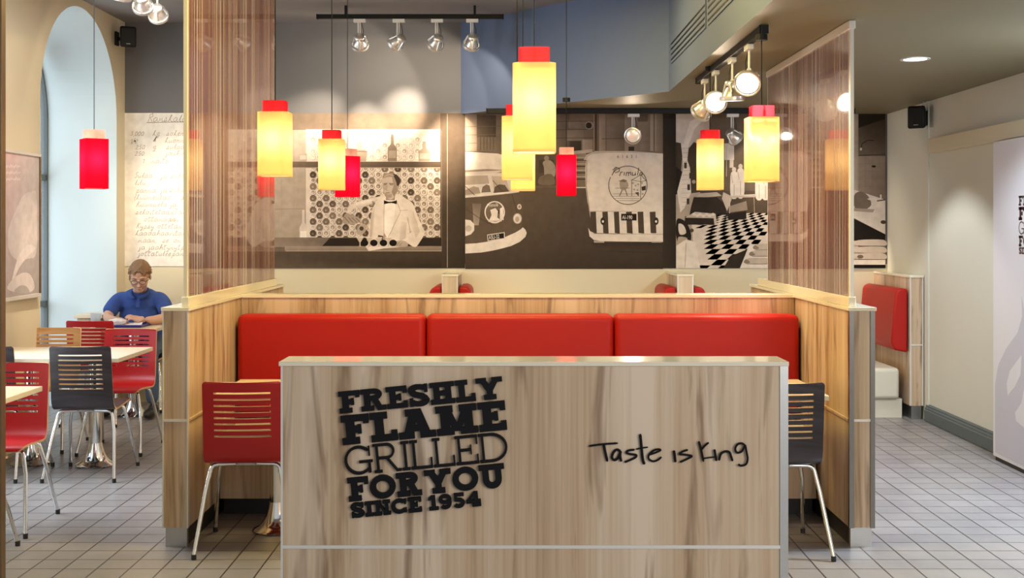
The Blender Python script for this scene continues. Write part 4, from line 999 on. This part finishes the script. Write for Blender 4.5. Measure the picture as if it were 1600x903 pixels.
# chequered floor in perspective
vp = (1250.0, 285.0); c.next()
rows = [333, 336, 339.5, 343, 347, 351.5, 356.5, 362, 368, 374.5, 381.5, 389, 397, 405.5, 414.5, 419]
c.poly([(1080, 342), (1150, 333), (1204, 333), (1204, 419), (1086, 419)], .80)
for r in range(len(rows)-1):
    y0, y1 = rows[r], rows[r+1]; k0, k1 = (y0-285)/134, (y1-285)/134
    for q in range(-34, 20):
        if (q+r) % 2: continue
        a0, a1, b0, b1 = vp[0]+q*17*k0+8, vp[0]+(q+1)*17*k0+8, vp[0]+q*17*k1+8, vp[0]+(q+1)*17*k1+8
        pts = [(a0, y0), (a1, y0), (b1, y1), (b0, y1)]
        if min(p[0] for p in pts) < 1084-(y0-342)*.1 or max(p[0] for p in pts) > 1204: continue
        c.poly(pts, .13, False)
c.next()
c.rect(1070, 338, 1116, 351, .16); c.poly([(1070, 340), (1086, 331), (1118, 334), (1120, 350), (1116, 350), (1115, 341)], .72)
for k in range(7): c.circ(1084+k*5, 335+(k % 2)*2, 3, .84, 2.4, 8)
c.poly([(1136, 334), (1166, 330), (1166, 342), (1138, 344)], .15)
c.smooth([(1057, 345), (1064, 342), (1074, 350), (1080, 368), (1076, 380), (1058, 376)], .14, 3); c.smooth([(1060, 350), (1068, 352), (1072, 364), (1062, 366)], .80, 3); c.smooth([(1060, 370), (1074, 372), (1068, 380), (1060, 382)], .62, 3); c.circ(1081, 360, 3, .3)
c.poly([(1056.5, 384), (1072, 374), (1086, 378), (1092, 410), (1094, 419), (1056.5, 419)], .84); c.line([(1072, 380), (1070, 418)], 1.2, .66)
c.poly([(1130, 419), (1142, 400), (1166, 390), (1160, 419)], .18); c.poly([(1156, 419), (1172, 379), (1176, 382), (1178, 390), (1206, 384), (1206, 419)], .84)
for y, x0 in ((386, 1178), (396, 1172), (408, 1164)):
    c.smooth([(x0, y), (x0+8, y-5), (1206, y-4), (1206, y+4), (x0+12, y+5)], .70, 3); c.line([(x0+3, y+4.5), (1206, y+4)], .8, .42); c.smooth([(x0-2, y+1), (x0+2, y-3), (x0+8, y+2), (x0+2, y+4)], .50, 3)
# part seen right of the screen post
c.rect(1204, 177, 1341, 419, .34, .42, .50, .40); c.rect(1204, 350, 1341, 420, .50, .6, .78, .60)
c.rect(1333, 178, 1341.5, 300, .72, .62, .62, .72); c.rect(1341, 178, 1383, 244, .26, .24, .36, .44); c.poly([(1341, 178), (1383, 178), (1383, 186), (1341, 200)], .17)
c.rect(1341, 244, 1383, 305, .58, .52, .42, .54)
for x in (1352, 1363, 1374): c.line([(x, 245), (x, 302)], .4, .46)
for y in (256, 268, 280, 292): c.line([(1341, y), (1383, y-1)], .4, .47)
c.line([(1341, 243), (1383, 241)], 1, .22); c.line([(1345, 233), (1347, 224), (1356, 219), (1366, 220)], 1, .12); c.circ(1345, 233, 1.6, .86, 2.4); c.circ(1365, 260, 3.4, .14, 1.8)
c.poly([(1333, 296), (1383, 312), (1383, 366), (1333, 340)], .84); c.smooth([(1334, 306), (1344, 299), (1356, 306), (1361, 320), (1350, 328), (1336, 326)], .44, 3); c.poly([(1334, 325), (1366, 327), (1364, 332), (1334, 330)], .62); c.circ(1363, 311, 8, .88, 1.8); c.line([(1376, 304), (1376, 318)], 2.4, .84); c.line([(1370, 314), (1383, 312)], 2, .34)
c.poly([(1333, 341), (1383, 366), (1383, 376), (1333, 376)], .12); c.circ(1380, 347, 4.5, .28, 3)
for y in (379, 390, 400): c.smooth([(1333, y), (1342, y-4), (1370, y-5), (1383, y-3), (1383, y+5), (1345, y+5)], .74, 3); c.line([(1334, y+5), (1383, y+5.5)], .8, .40)
c.circ(1344, 401, 5, .40, 3); c.rect(1333, 406, 1383, 414, .86); c.rect(1333, 413.5, 1383, 419, .10)
c.build('photo_print', t)

# ---- handwritten recipe
t, c = board('handwritten_board', 194.6, 340.6, 176.5, 416, 'white wall board with a handwritten recipe behind the seated man', 'wall board')
c.rect(194.6, 176.5, 340.6, 416, (.80, .78, .73, 1))
GL = dict(a='9,6 5,7 2,4 2,1 5,0 8,3 9,6 9,1 11,0', b='1,2 4,12 5,13 4,6 3,1 6,0 8,3 7,5', c='8,6 5,7 2,4 2,1 5,0 9,2', d='8,6 4,7 2,3 4,0 7,2 10,13 9,2 11,0', e='2,3 6,4 7,6 5,7 2,4 3,0 8,1', f='0,0 4,8 7,13 8,11 3,-4', g='9,6 5,7 2,4 4,1 8,5 6,-5 2,-4 10,1',
    h='1,0 5,12 6,11 2,0 5,5 8,6 8,1 10,0', i='2,0 3,6 3,0 5,1', j='4,6 3,-4 0,-4 6,1', k='1,0 5,12 6,11 2,0 7,6 4,3 8,0 9,1', l='1,1 5,11 6,13 4,4 4,0 6,1', m='1,0 3,6 4,1 6,6 7,1 9,6 10,0 12,1', n='1,0 3,6 4,1 7,6 8,0 10,1', o='7,6 3,6 2,2 5,0 8,3 7,6 10,6', p='1,-5 4,6 7,6 8,3 5,0 3,1 9,0',
    r='1,0 3,6 4,5 7,6 6,0 8,1', s='1,0 5,7 7,3 4,0 2,1 9,1', t='4,11 2,1 4,0 7,1|1,8 8,9', u='2,6 2,1 5,0 8,6 8,1 10,0', v='1,6 3,0 7,6 9,6', y='2,6 2,2 6,2 8,6 6,-5 2,-4 9,1', ä='9,6 5,7 2,4 2,1 5,0 8,3 9,6 9,1 11,0|4,10 5,10|8,10 9,10',
    R='2,0 4,13 1,10 8,14 9,9 4,7 10,0', S='9,11 6,13 4,9 8,5 5,0 1,2', K='2,0 5,13|10,12 4,6 9,0', T='1,12 11,13|7,12 4,0', L='8,12 5,13 2,1 8,0')
GL.update({'0': '5,9 2,5 3,0 7,1 8,7 5,9', '1': '3,7 6,9 5,0', '2': '2,7 5,9 7,6 1,0 8,0', '3': '2,8 6,9 4,5 7,3 3,0 1,1', '5': '8,9 4,9 3,5 7,4 6,0 1,1', '/': '0,-2 7,12', ',': '3,1 2,-2', '.': '3,0 4,0', '"': '3,9 3,7|6,9 6,7', '(': '5,12 2,4 4,-3'})
def script(txt, x, y, size, v, wd=.75, slant=.25):
    k = size/12
    for ch in txt:
        if ch == ' ': x += 6*k; continue
        g = GL.get(ch)
        if not g: x += 6*k; continue
        mxw = 0
        for st in g.split('|'):
            pts = [tuple(map(float, p.split(','))) for p in st.split()]; mxw = max(mxw, max(p[0] for p in pts))
            c.line([(x+(px+py*slant)*k*.85, y-py*k) for px, py in pts], wd, (.28+.56*v), False)
        x += mxw*k*.85+.2
c.next()
script('Ranskala', 230, 190, 11, .50, .8); c.line([(229, 191.5), (290, 190.5)], 1.0, .50)
for txt, x, y, v in (('3,000', 203, 212, .42), ('kg', 238, 212, .45), ('sokerit', 259, 212, .56), ('1/2', 202, 224, .36), ('l', 240, 221, .30), ('kuorma', 257, 223, .58), ('250', 211, 233, .46), ('g', 238, 233, .52), ('sulaa', 259, 233, .58), ('250', 210, 243, .46), ('"', 239, 242, .56), ('jauho', 258, 243, .62), ('1', 221, 255, .56), ('maito', 235, 255, .58), ('Sulaa', 209, 278, .58), ('ja', 250, 279, .58), ('sula', 266, 278, .62),
    ('lilu.', 210, 289, .56), ('parma', 212, 301, .54), ('ja', 250, 301, .56), ('sulaa', 264, 300, .62), ('(kuumentaa', 209, 312, .54), ('sa', 282, 312, .58), ('Kuumu', 212, 323, .52), ('ela', 245, 323, .54), ('ja', 265, 323, .56), ('sekoitetaan', 211, 335, .50), ('Tarj', 271, 335, .62), ('ottamaan', 224, 346, .58), ('pai', 263, 346, .58), ('Kypsy', 212, 357, .46), ('ottetan', 245, 357, .52), ('kaada', 211, 368, .46), ('haavitan', 244, 368, .50), ('mään,', 215, 379, .52), ('se', 253, 379, .52), ('on', 270, 379, .52),
    ('ja', 216, 390, .46), ('jäähtynyt', 231, 390, .48), ('p', 282, 390, .5), ('jotta', 215, 400, .44), ('tulee', 242, 400, .46), ('panna', 268, 400, .46)): script(txt, x, y, 8.4, v, .65)
c.circ(211, 220.5, 1.2, .2, 1.6); c.line([(245, 213), (240, 221)], 1.6, .38)
c.build('handwriting_print', t)

# ---- framed poster on the left wall
xp = XL+.028
def onleft(px, py):
    d = xp*F/(px-VX); return Vector((xp, d, H-(py-VY)*d/F))
t = thing('framed_poster', 'framed poster of pale mushrooms on the cream left wall', 'poster', (XL, 7.8, 1.55))
y0, y1, z0, z1 = 7.70, 8.53, 1.085, 2.075
part('panel', MB().box(XL+.002, xp-.001, y0, y1, z0, z1), M['white_metal'], t)
for a, b, cz, dz in ((y0-.02, y1+.02, z1, z1+.022), (y0-.02, y1+.02, z0-.028, z0)): part('frame_rail', MB().box(XL+.002, xp+.010, a, b, cz, dz), M['alu'], t, bevel=.003)
for a, b in ((y0-.02, y0), (y1, y1+.02)): part('frame_rail', MB().box(XL+.002, xp+.010, a, b, z0, z1), M['bronze'] if b > 8 else M['alu'], t, bevel=.003)
c = Canvas(lambda y, z: Vector((xp, y, z)), (1, 0, 0))
pk = lambda v, r=0.0: (v*(1+r), v*.92, v*.90, 1)
c.poly([(y0, z0), (y1, z0), (y1, z1), (y0, z1)], [pk(.42, .1), pk(.40), pk(.62), pk(.50, .35)])
q = lambda px, py: (lambda p: (p.y, p.z))(onleft(px, py))
for pts, v in (([(57, 306), (48, 300), (36, 306), (24, 330), (13, 360), (14, 390), (26, 406), (44, 404), (57, 392)], .68), ([(56, 388), (44, 382), (30, 398), (24, 415), (18, 440), (20, 442), (30, 418), (46, 398)], .78), ([(12, 452), (20, 436), (36, 426), (48, 430), (54, 450), (40, 458)], .70), ([(22, 456), (32, 446), (42, 448), (45, 458)], .46)):
    c.poly(crom([q(*p) for p in pts], 4), [pk(v)]*(4*len(pts)))
for k, (a, b) in enumerate(((6, 31), (6, 31), (6, 31))):
    yy = 261+k*10
    for m in range(9): c.line([q(7+m*2.8, yy+(m % 2)), q(8.6+m*2.8, yy-4+(m*7 % 3))], .012, pk(.78))
c.build('photo_print', t)
# ---- round sign hung in the window
t = thing('window_sign', 'round white sign with red and blue hung in the arched window, edge on', 'sign', (XL-dep+.09, 9.85, 2.7))
sx = XL-dep+.09
mb = MB(); mb.lathe([(0, -.01), (.19, -.01), (.2, 0), (.19, .01), (0, .01)], 32, fn=lambda x, y, z: (sx+z, 9.85+x, 2.90+y)); part('disc', mb, M['door_white'], t, smooth=40)
mb = MB()
for a in (0.085, -.02): mb.prism([(9.85+.11*math.cos(D(g)), 2.90+a*.6+.05*math.sin(D(g))) for g in range(0, 360, 20)], lambda u, v, wv: (wv, u, v), sx+.0105, sx+.012)
part('emblem', mb, M['red_chair'], t)
mb = MB()
for qd in ribbon(arc(9.85, 2.90, .16, .16, 150, 330, 14), .02): mb.prism(qd, lambda u, v, wv: (wv, u, v), sx+.0105, sx+.012)
part('emblem_ring', mb, pbr('blue_emblem', (.02, .05, .35), .4), t)
mb = MB(); mb.tube([(sx, 9.85, 3.09), (sx, 9.85, az+ar*math.sqrt(max(0, 1-((9.85-ay)/ar)**2))-.004)], .003, 6); part('hanger', mb, M['cable'], t)

# ---- ledge in the niche
t = thing('wooden_ledge', 'pale wooden ledge end in the corner of the arched window niche', 'ledge', (-3.66, 10.1, 0))
part('ledge_top', MB().box(-3.74, -3.50, 9.98, 10.275, .79, .82), M['table_top'], t, bevel=.003)
part('support', MB().box(-3.72, -3.52, 10.0, 10.27, 0, .79), M['wood'], t)

# ---- loudspeakers
def speaker(loc, yaw, wall_x, label):
    t = thing('loudspeaker', label, 'loudspeaker', loc, group='black wall loudspeakers')
    s = 1 if wall_x > 0 else -1
    mb = MB()
    prof = [(-.075, -.085, .085), (-.06, -.09, .09), (.03, -.075, .075), (.075, -.04, .05)]
    rings = []
    for y, zl, zh in prof:
        wv_ = .068 if y < 0 else .055 if y < .05 else .035
        rings.append([(-wv_, y, zl), (wv_, y, zl), (wv_, y, zh), (-wv_, y, zh)])
    i = len(mb.v)
    for r in rings: mb.v += r
    for k in range(3):
        for q_ in range(4): mb.f.append((i+k*4+q_, i+k*4+(q_+1) % 4, i+k*4+4+(q_+1) % 4, i+k*4+4+q_)); mb.m.append(0)
    mb.f += [(i+3, i+2, i+1, i), (i+12, i+13, i+14, i+15)]; mb.m += [0, 0]
    rot = Matrix.Rotation(yaw, 4, 'Z'); mb.v = [tuple(rot @ Vector(v)) for v in mb.v]
    mb.build('cabinet', M['black'], t, bevel=.018)
    gx = wall_x-loc[0]
    MB().box(*sorted((gx-s*.022, gx-s*.001)), .02, .09, -.06, .06).build('wall_plate', M['black'], t, bevel=.004)
    MB().tube([Vector((gx-s*.015, .055, 0)), Vector((gx*.55, .06, 0)), rot @ Vector((0, .06, 0))], .016, 10).build('bracket', M['black'], t, smooth=50)
    MB().tube([(gx-s*.02, .05, .055), (gx-s*.05, .05, .10), (gx-s*.02, .05, .16)], .003, 6).build('wire', M['alu'], t)
    b = MB().box(-.018, .018, -.0785, -.0755, -.066, -.060); b.v = [tuple(rot @ Vector(v)) for v in b.v]; b.build('badge', M['chrome'], t)
    return t
speaker((3.255, 9.42, H-(184-VY)*9.42/F), D(-32), XR, 'black loudspeaker on a bracket high on the right-hand wall')
speaker((-3.36, 10.20, H-(59-VY)*10.2/F), D(25), XL, 'black loudspeaker high in the left corner beside the arch')
# ================================================================ the man and his meal
skin = pbr('skin', (0.60, 0.36, 0.26), 0.5, noise=0.06, nscale=30)
polo = pbr('blue_polo_cotton', (0.030, 0.075, 0.30), 0.85, noise=0.12, nscale=30, bump=0.15)
jeans = pbr('blue_jeans', (0.07, 0.12, 0.22), 0.85, noise=0.2, nscale=60)
hairm = pbr('brown_hair', (0.22, 0.125, 0.06), 0.6, noise=0.3, nscale=90, bump=0.5)
shoe = pbr('black_shoe_leather', (0.015, 0.014, 0.014), 0.5)
man = thing('person', 'person in blue polo shirt and glasses leaning over a tray at the back left', 'person', (-3.2, 10.12, 0))
def skin_mesh(chains, sub_=2):
    """chains: lists of (x,y,z,r); the first vertex of a chain may repeat an earlier one to branch from it"""
    vs, rs, es, idx = [], [], [], {}
    for ch in chains:
        prev = None
        for x, y, z, r in ch:
            key = (round(x, 4), round(y, 4), round(z, 4))
            if key not in idx: idx[key] = len(vs); vs.append((x, y, z)); rs.append(r)
            i = idx[key]
            if prev is not None: es.append((prev, i))
            prev = i
    me = bpy.data.meshes.new('s'); me.from_pydata(vs, es, []); me.update()
    o = bpy.data.objects.new('s', me); COL.objects.link(o)
    o.modifiers.new('skin', 'SKIN').use_smooth_shade = True
    for i, r in enumerate(rs): me.skin_vertices[0].data[i].radius = (r, r); me.skin_vertices[0].data[i].use_root = i == 0
    ss = o.modifiers.new('sub', 'SUBSURF'); ss.levels = sub_; ss.render_levels = sub_
    bpy.context.view_layer.update()
    dg = bpy.context.evaluated_depsgraph_get(); m2 = bpy.data.meshes.new_from_object(o.evaluated_get(dg))
    bpy.data.objects.remove(o); return m2
def ell(bm, c, r, rot=(0, 0, 0), seg=24):
    m = Matrix.Translation(Vector(c)) @ Euler(rot).to_matrix().to_4x4() @ Matrix.Diagonal((*r, 1))
    bmesh.ops.create_uvsphere(bm, u_segments=seg, v_segments=seg//2, radius=1, matrix=m)
HC = Vector((-3.135, 9.84, 1.155)); HR = Euler((D(28), D(0), D(10))); HM = HR.to_matrix()   # head looks towards us and down (-Y face)
def hp(x, y, z): return HC+HM @ Vector((x, y, z))
NECK = (-3.19, 10.02, 1.02, .06)
hand_r, hand_l = Vector((-3.255, 9.70, .795)), Vector((-3.085, 9.66, .805))
def finger(p, dirs, r0): 
    ch = [(*p, r0)]; q = Vector(p)
    for k, d in enumerate(dirs): q = q+Vector(d); ch.append((q.x, q.y, q.z, r0*(.92-.12*k)))
    return ch
chains = [[(-3.20, 10.06, .92, .10), NECK, (*hp(0, .02, -.04), .055)]]
sR, sL = (-3.385, 10.04, .960, .050), (-3.015, 10.05, .960, .050)
eR, eL = (-3.43, 9.90, .80, .046), (-2.925, 9.88, .805, .046)
chains += [[(-3.20, 10.06, .92, .10), sR, (-3.42, 9.97, .87, .046), eR, (-3.35, 9.80, .785, .040), (-3.285, 9.735, .79, .029)], [(-3.20, 10.06, .92, .10), sL, (-2.955, 9.97, .88, .046), eL, (-2.99, 9.78, .79, .041), (-3.05, 9.695, .795, .030)]]
body = skin_mesh(chains, 2)
bm = bmesh.new(); bm.from_mesh(body)
def palm_and_fingers(c, ax, side, nrm):
    """ax: wrist->knuckle direction, side: towards the little finger, nrm: back of the hand"""
    ax, side, nrm = Vector(ax).normalized(), Vector(side).normalized(), Vector(nrm).normalized()
    w0 = c-ax*.05
    chs = []
    for k, (off, ln) in enumerate(((-.028, .070), (-.009, .080), (.010, .074), (.028, .058))):
        b = c+ax*.042+side*off
        st = [ax*ln*.42+nrm*.004, ax*ln*.32-nrm*.014, ax*ln*.18-nrm*.020]
        chs.append([(*w0, .020), (*(c+side*off*.7), .0165), (*b, .0115)]+finger(b, st, .0098)[1:])
    tb = c-ax*.015-side*.030
    chs.append([(*w0, .020), (*tb, .015)]+finger(tb, [ax*.030-side*.020-nrm*.006, ax*.028-side*.004-nrm*.010], .0115)[1:])
    for ch in chs:
        m = skin_mesh([ch], 2); bm.from_mesh(m); bpy.data.meshes.remove(m)
    ell(bm, c, (.040, .045, .016), Matrix((side, ax, nrm)).transposed().to_euler())
palm_and_fingers(hand_r, (.62, -.62, -.18), (-.7, -.7, 0), (.05, -.2, 1))
palm_and_fingers(hand_l, (-.75, -.38, .25), (.35, -.75, -.4), (.25, -.55, .8))
# head: skull, jaw, brow, nose, lips, ears
h0 = bmesh.new()
ell(h0, (0, .018, .025), (.077, .098, .092)); ell(h0, (0, -.026, -.028), (.066, .070, .088)); ell(h0, (0, -.060, -.096), (.034, .030, .024)); ell(h0, (0, -.02, -.075), (.056, .062, .045))
ell(h0, (-.030, -.070, .022), (.034, .018, .011)); ell(h0, (.030, -.070, .022), (.034, .018, .011))
ell(h0, (0, -.096, -.018), (.012, .014, .030), (D(-12), 0, 0)); ell(h0, (0, -.108, -.036), (.015, .015, .012)); ell(h0, (-.040, -.066, -.036), (.026, .024, .026)); ell(h0, (.040, -.066, -.036), (.026, .024, .026))
ell(h0, (0, -.088, -.070), (.024, .010, .005)); ell(h0, (0, -.085, -.079), (.021, .010, .006))
for s in (-1, 1): ell(h0, (s*.080, .012, -.010), (.010, .020, .032), (D(-10), 0, D(s*18)))
for s in (-1, 1): ell(h0, (s*.031, -.074, .003), (.014, .010, .009))
mh = bpy.data.meshes.new('h'); h0.to_mesh(mh); h0.free(); mh.transform(Matrix.Translation(HC) @ HM.to_4x4()); bm.from_mesh(mh)
bo = bpy.data.meshes.new('body'); bm.to_mesh(bo); bm.free()
bo.transform(Matrix.Translation(-Vector(man.location))); bo.materials.append(skin)
b = bpy.data.objects.new('body', bo); COL.objects.link(b); b.parent = man
rm = b.modifiers.new('remesh', 'REMESH'); rm.mode = 'VOXEL'; rm.voxel_size = .0042; rm.use_smooth_shade = True
sm_ = b.modifiers.new('smooth', 'SMOOTH'); sm_.factor = .5; sm_.iterations = 4
def clothing(name, chains, mat, extra=None, voxel=.008):
    m = skin_mesh(chains, 2); q = bmesh.new(); q.from_mesh(m); bpy.data.meshes.remove(m)
    if extra: extra(q)
    me = bpy.data.meshes.new(name); q.to_mesh(me); q.free(); me.transform(Matrix.Translation(-Vector(man.location))); me.materials.append(mat)
    o = bpy.data.objects.new(name, me); COL.objects.link(o); o.parent = man
    r = o.modifiers.new('remesh', 'REMESH'); r.mode = 'VOXEL'; r.voxel_size = voxel; r.use_smooth_shade = True
    s = o.modifiers.new('smooth', 'SMOOTH'); s.factor = .5; s.iterations = 6
    return o
T0 = (-3.20, 10.16, .62, .14)
def torso(q):
    ell(q, (-3.20, 10.13, .62), (.185, .150, .16)); ell(q, (-3.20, 10.10, .78), (.195, .145, .20), (D(8), 0, 0)); ell(q, (-3.20, 10.06, .915), (.185, .110, .095), (D(15), 0, 0)); ell(q, (-3.195, 10.04, .985), (.145, .090, .060), (D(20), 0, 0))
sh = clothing('polo_shirt', [[T0, (-3.20, 10.10, .76, .13), (-3.20, 10.06, .93, .10), (-3.193, 10.025, 1.0, .070)],
    [(-3.20, 10.06, .93, .10), (sR[0]+.004, sR[1], sR[2]-.004, .080), (-3.42, 9.965, .865, .071), (-3.432, 9.925, .825, .070)], [(-3.20, 10.06, .93, .10), (sL[0]-.004, sL[1], sL[2]-.004, .080), (-2.957, 9.965, .875, .071), (-2.940, 9.925, .838, .070)]], polo, torso)
mb = MB(); ring = []
for k in range(15):
    a = D(-74+328*k/14); ring.append(Vector((-3.185+.070*math.cos(a), 9.985+.075*math.sin(a), 1.005+.042*math.sin(a))))
mb.tube(ring, [.010]+[.017]*13+[.010], 8); co = mb.build('collar', polo, sh, loc=tuple(man.location), smooth=60)
mb = MB(); mb.box(-.014, .014, -.003, .003, -.07, .03); mb.v = [tuple(Vector((-3.175, 9.925, .955))+Euler((D(-20), 0, 0)).to_matrix() @ Vector(v)) for v in mb.v]; mb.build('placket', polo, sh, loc=tuple(man.location))
clothing('jeans', [[(-3.20, 10.17, .585, .125), (-3.10, 10.12, .565, .105), (-3.035, 9.85, .545, .085), (-2.985, 9.62, .54, .074), (-2.975, 9.64, .32, .062), (-2.975, 9.66, .10, .052)], [(-3.20, 10.17, .585, .125), (-3.30, 10.12, .565, .105), (-3.34, 9.85, .545, .085), (-3.36, 9.66, .54, .074), (-3.36, 9.70, .32, .062), (-3.36, 9.72, .10, .052)]], jeans)
for x, y in ((-2.97, 9.62), (-3.36, 9.68)):
    mb = MB(); q = bmesh.new(); ell(q, (x, y-.04, .045), (.045, .12, .040)); ell(q, (x, y+.05, .06), (.042, .05, .055))
    me = bpy.data.meshes.new('shoe'); q.to_mesh(me); q.free()
    for v in me.vertices: v.co.z = max(.002, v.co.z)
    me.transform(Matrix.Translation(-Vector(man.location))); me.materials.append(shoe); me.polygons.foreach_set('use_smooth', [True]*len(me.polygons))
    o = bpy.data.objects.new('shoe', me); COL.objects.link(o); o.parent = man
# hair: cap of thick strands with a side parting
q = bmesh.new()
ell(q, (0, .032, .042), (.085, .101, .089)); ell(q, (0, .075, .0), (.068, .055, .075))
rr = random.Random(5)
for k in range(46):
    a = rr.uniform(-75, 75); 
    s0 = Vector((.025, -.03+rr.uniform(-.02, .09), .122)); e0 = Vector((.088*math.sin(D(a)), rr.uniform(-.030, .06) if abs(a) > 40 else -.062+rr.uniform(-.010, .010), .082-abs(a)*.0007+rr.uniform(-.010, .010)))
    for f in range(6):
        p = s0.lerp(e0, f/5); n_ = p-Vector((0, .025, .02)); p = Vector((0, .025, .02))+n_.normalized()*max(n_.length, .094)
        ell(q, p, (.008, .012, .006), seg=8)
me = bpy.data.meshes.new('hair'); q.to_mesh(me); q.free()
me.transform(Matrix.Translation(HC-Vector(man.location)) @ HM.to_4x4()); me.materials.append(hairm)
o = bpy.data.objects.new('hair', me); COL.objects.link(o); o.parent = man
r = o.modifiers.new('remesh', 'REMESH'); r.mode = 'VOXEL'; r.voxel_size = .0045; r.use_smooth_shade = True
sm2 = o.modifiers.new('smooth', 'SMOOTH'); sm2.factor = .5; sm2.iterations = 3
# cut the fringe away from the face by keeping hair behind a tilted plane
# short stubbly beard tone stays out; glasses
gl = MB(); T = lambda p: tuple(hp(*p))
for s in (-1, 1):
    rim = [T((s*.033+.026*math.cos(a)*(1.0), -.103, -.002+.018*math.sin(a))) for a in [2*PI*k/20 for k in range(21)]]
    gl.tube(rim, .0022, 6); gl.tube([T((s*.059, -.102, .004)), T((s*.078, -.07, .006)), T((s*.086, .01, .004))], .0022, 6)
gl.tube([T((-.008, -.104, .002)), T((0, -.106, .005)), T((.008, -.104, .002))], .0022, 6)
g = gl.build('glasses', M['black'], man, loc=tuple(man.location), smooth=60)
ln = MB()
for s in (-1, 1): ln.face([T((s*.033+.025*math.cos(2*PI*k/20), -.103, -.002+.017*math.sin(2*PI*k/20))) for k in range(20)])
ln.build('lenses', M['pane'], g, loc=tuple(man.location))
eb = MB()
for s in (-1, 1): eb.tube([T((s*.014, -.092, .024)), T((s*.032, -.091, .030)), T((s*.052, -.078, .025))], [.003, .0045, .002], 6)
eb.build('eyebrows', hairm, man, loc=tuple(man.location), smooth=60)
mo = MB(); mo.tube([T((-.022, -.093, -.0735)), T((0, -.0985, -.073)), T((.022, -.093, -.0735))], [.0015, .003, .0015], 6)
mo.build('lips', pbr('lips', (.42, .17, .14), .5), man, loc=tuple(man.location), smooth=60)

# tray, wrapped food, cup
t = thing('food_tray', 'dark blue plastic tray on the seated man’s table', 'tray', (-3.20, 9.63, .7505))
part('tray', MB().box(-3.385, -3.015, 9.49, 9.775, .7510, .757), pbr('blue_tray_plastic', (.03, .03, .22), .35), t, bevel=.003)
mb = MB()
for q_ in ribbon([(-3.38, 9.495), (-3.02, 9.495), (-3.02, 9.77), (-3.38, 9.77), (-3.38, 9.495)], .012): mb.prism(q_, lambda u, v, wv: (u, v, wv), .7572, .772)
part('rim', mb, pbr('blue_tray_rim', (.035, .035, .25), .35), t)
t = thing('paper_sheet', 'white paper sheet lying open on the blue tray', 'paper', (-3.16, 9.63, .758))
mb = MB(); n = 8
for i in range(n):
    for j in range(n):
        f = lambda a, b: (-3.33+.285*a/n, 9.51+.235*b/n, .7585+.006*math.sin(a*1.7+b)*(1 if 0 < a < n and 0 < b < n else 0)+.006+(.022*(a/n)**2 if b > 3 else 0))
        mb.face([f(i, j), f(i+1, j), f(i+1, j+1), f(i, j+1)])
o = part('sheet', mb, M['door_white'], t); so = o.modifiers.new('thick', 'SOLIDIFY'); so.thickness = .001
t = thing('burger_wrapper', 'crumpled white food wrapper on the blue tray by the man’s right hand', 'wrapper', (-3.24, 9.575, .77))
q = bmesh.new(); bmesh.ops.create_icosphere(q, subdivisions=3, radius=1, matrix=Matrix.Translation((-3.235, 9.57, .795)) @ Matrix.Diagonal((.075, .05, .026, 1)))
for v in q.verts: v.co += Vector((rr.uniform(-1, 1), rr.uniform(-1, 1), rr.uniform(-1, 1)))*.004
me = bpy.data.meshes.new('wrapper'); q.to_mesh(me); q.free(); me.transform(Matrix.Translation(-Vector(t.location))); me.materials.append(M['door_white'])
o = bpy.data.objects.new('paper_ball', me); COL.objects.link(o); o.parent = t
t = thing('drinking_cup', 'clear plastic cup standing beside the man’s tray', 'cup', (-3.395, 9.60, .7505))
cx_ = -3.43
part('cup_wall', MB().lathe([(.031, .0), (.034, .003), (.044, .105), (.046, .108), (.042, .106), (.031, .006)], 24, c=(cx_, 9.63, .7505), cap=False), M['cup'], t, smooth=50)
part('drink', MB().lathe([(.0305, .004), (.036, .06), (0, .06)], 24, c=(cx_, 9.63, .7508)), mat_glass('pale_drink', (.55, .68, .85), .5), t, smooth=50)
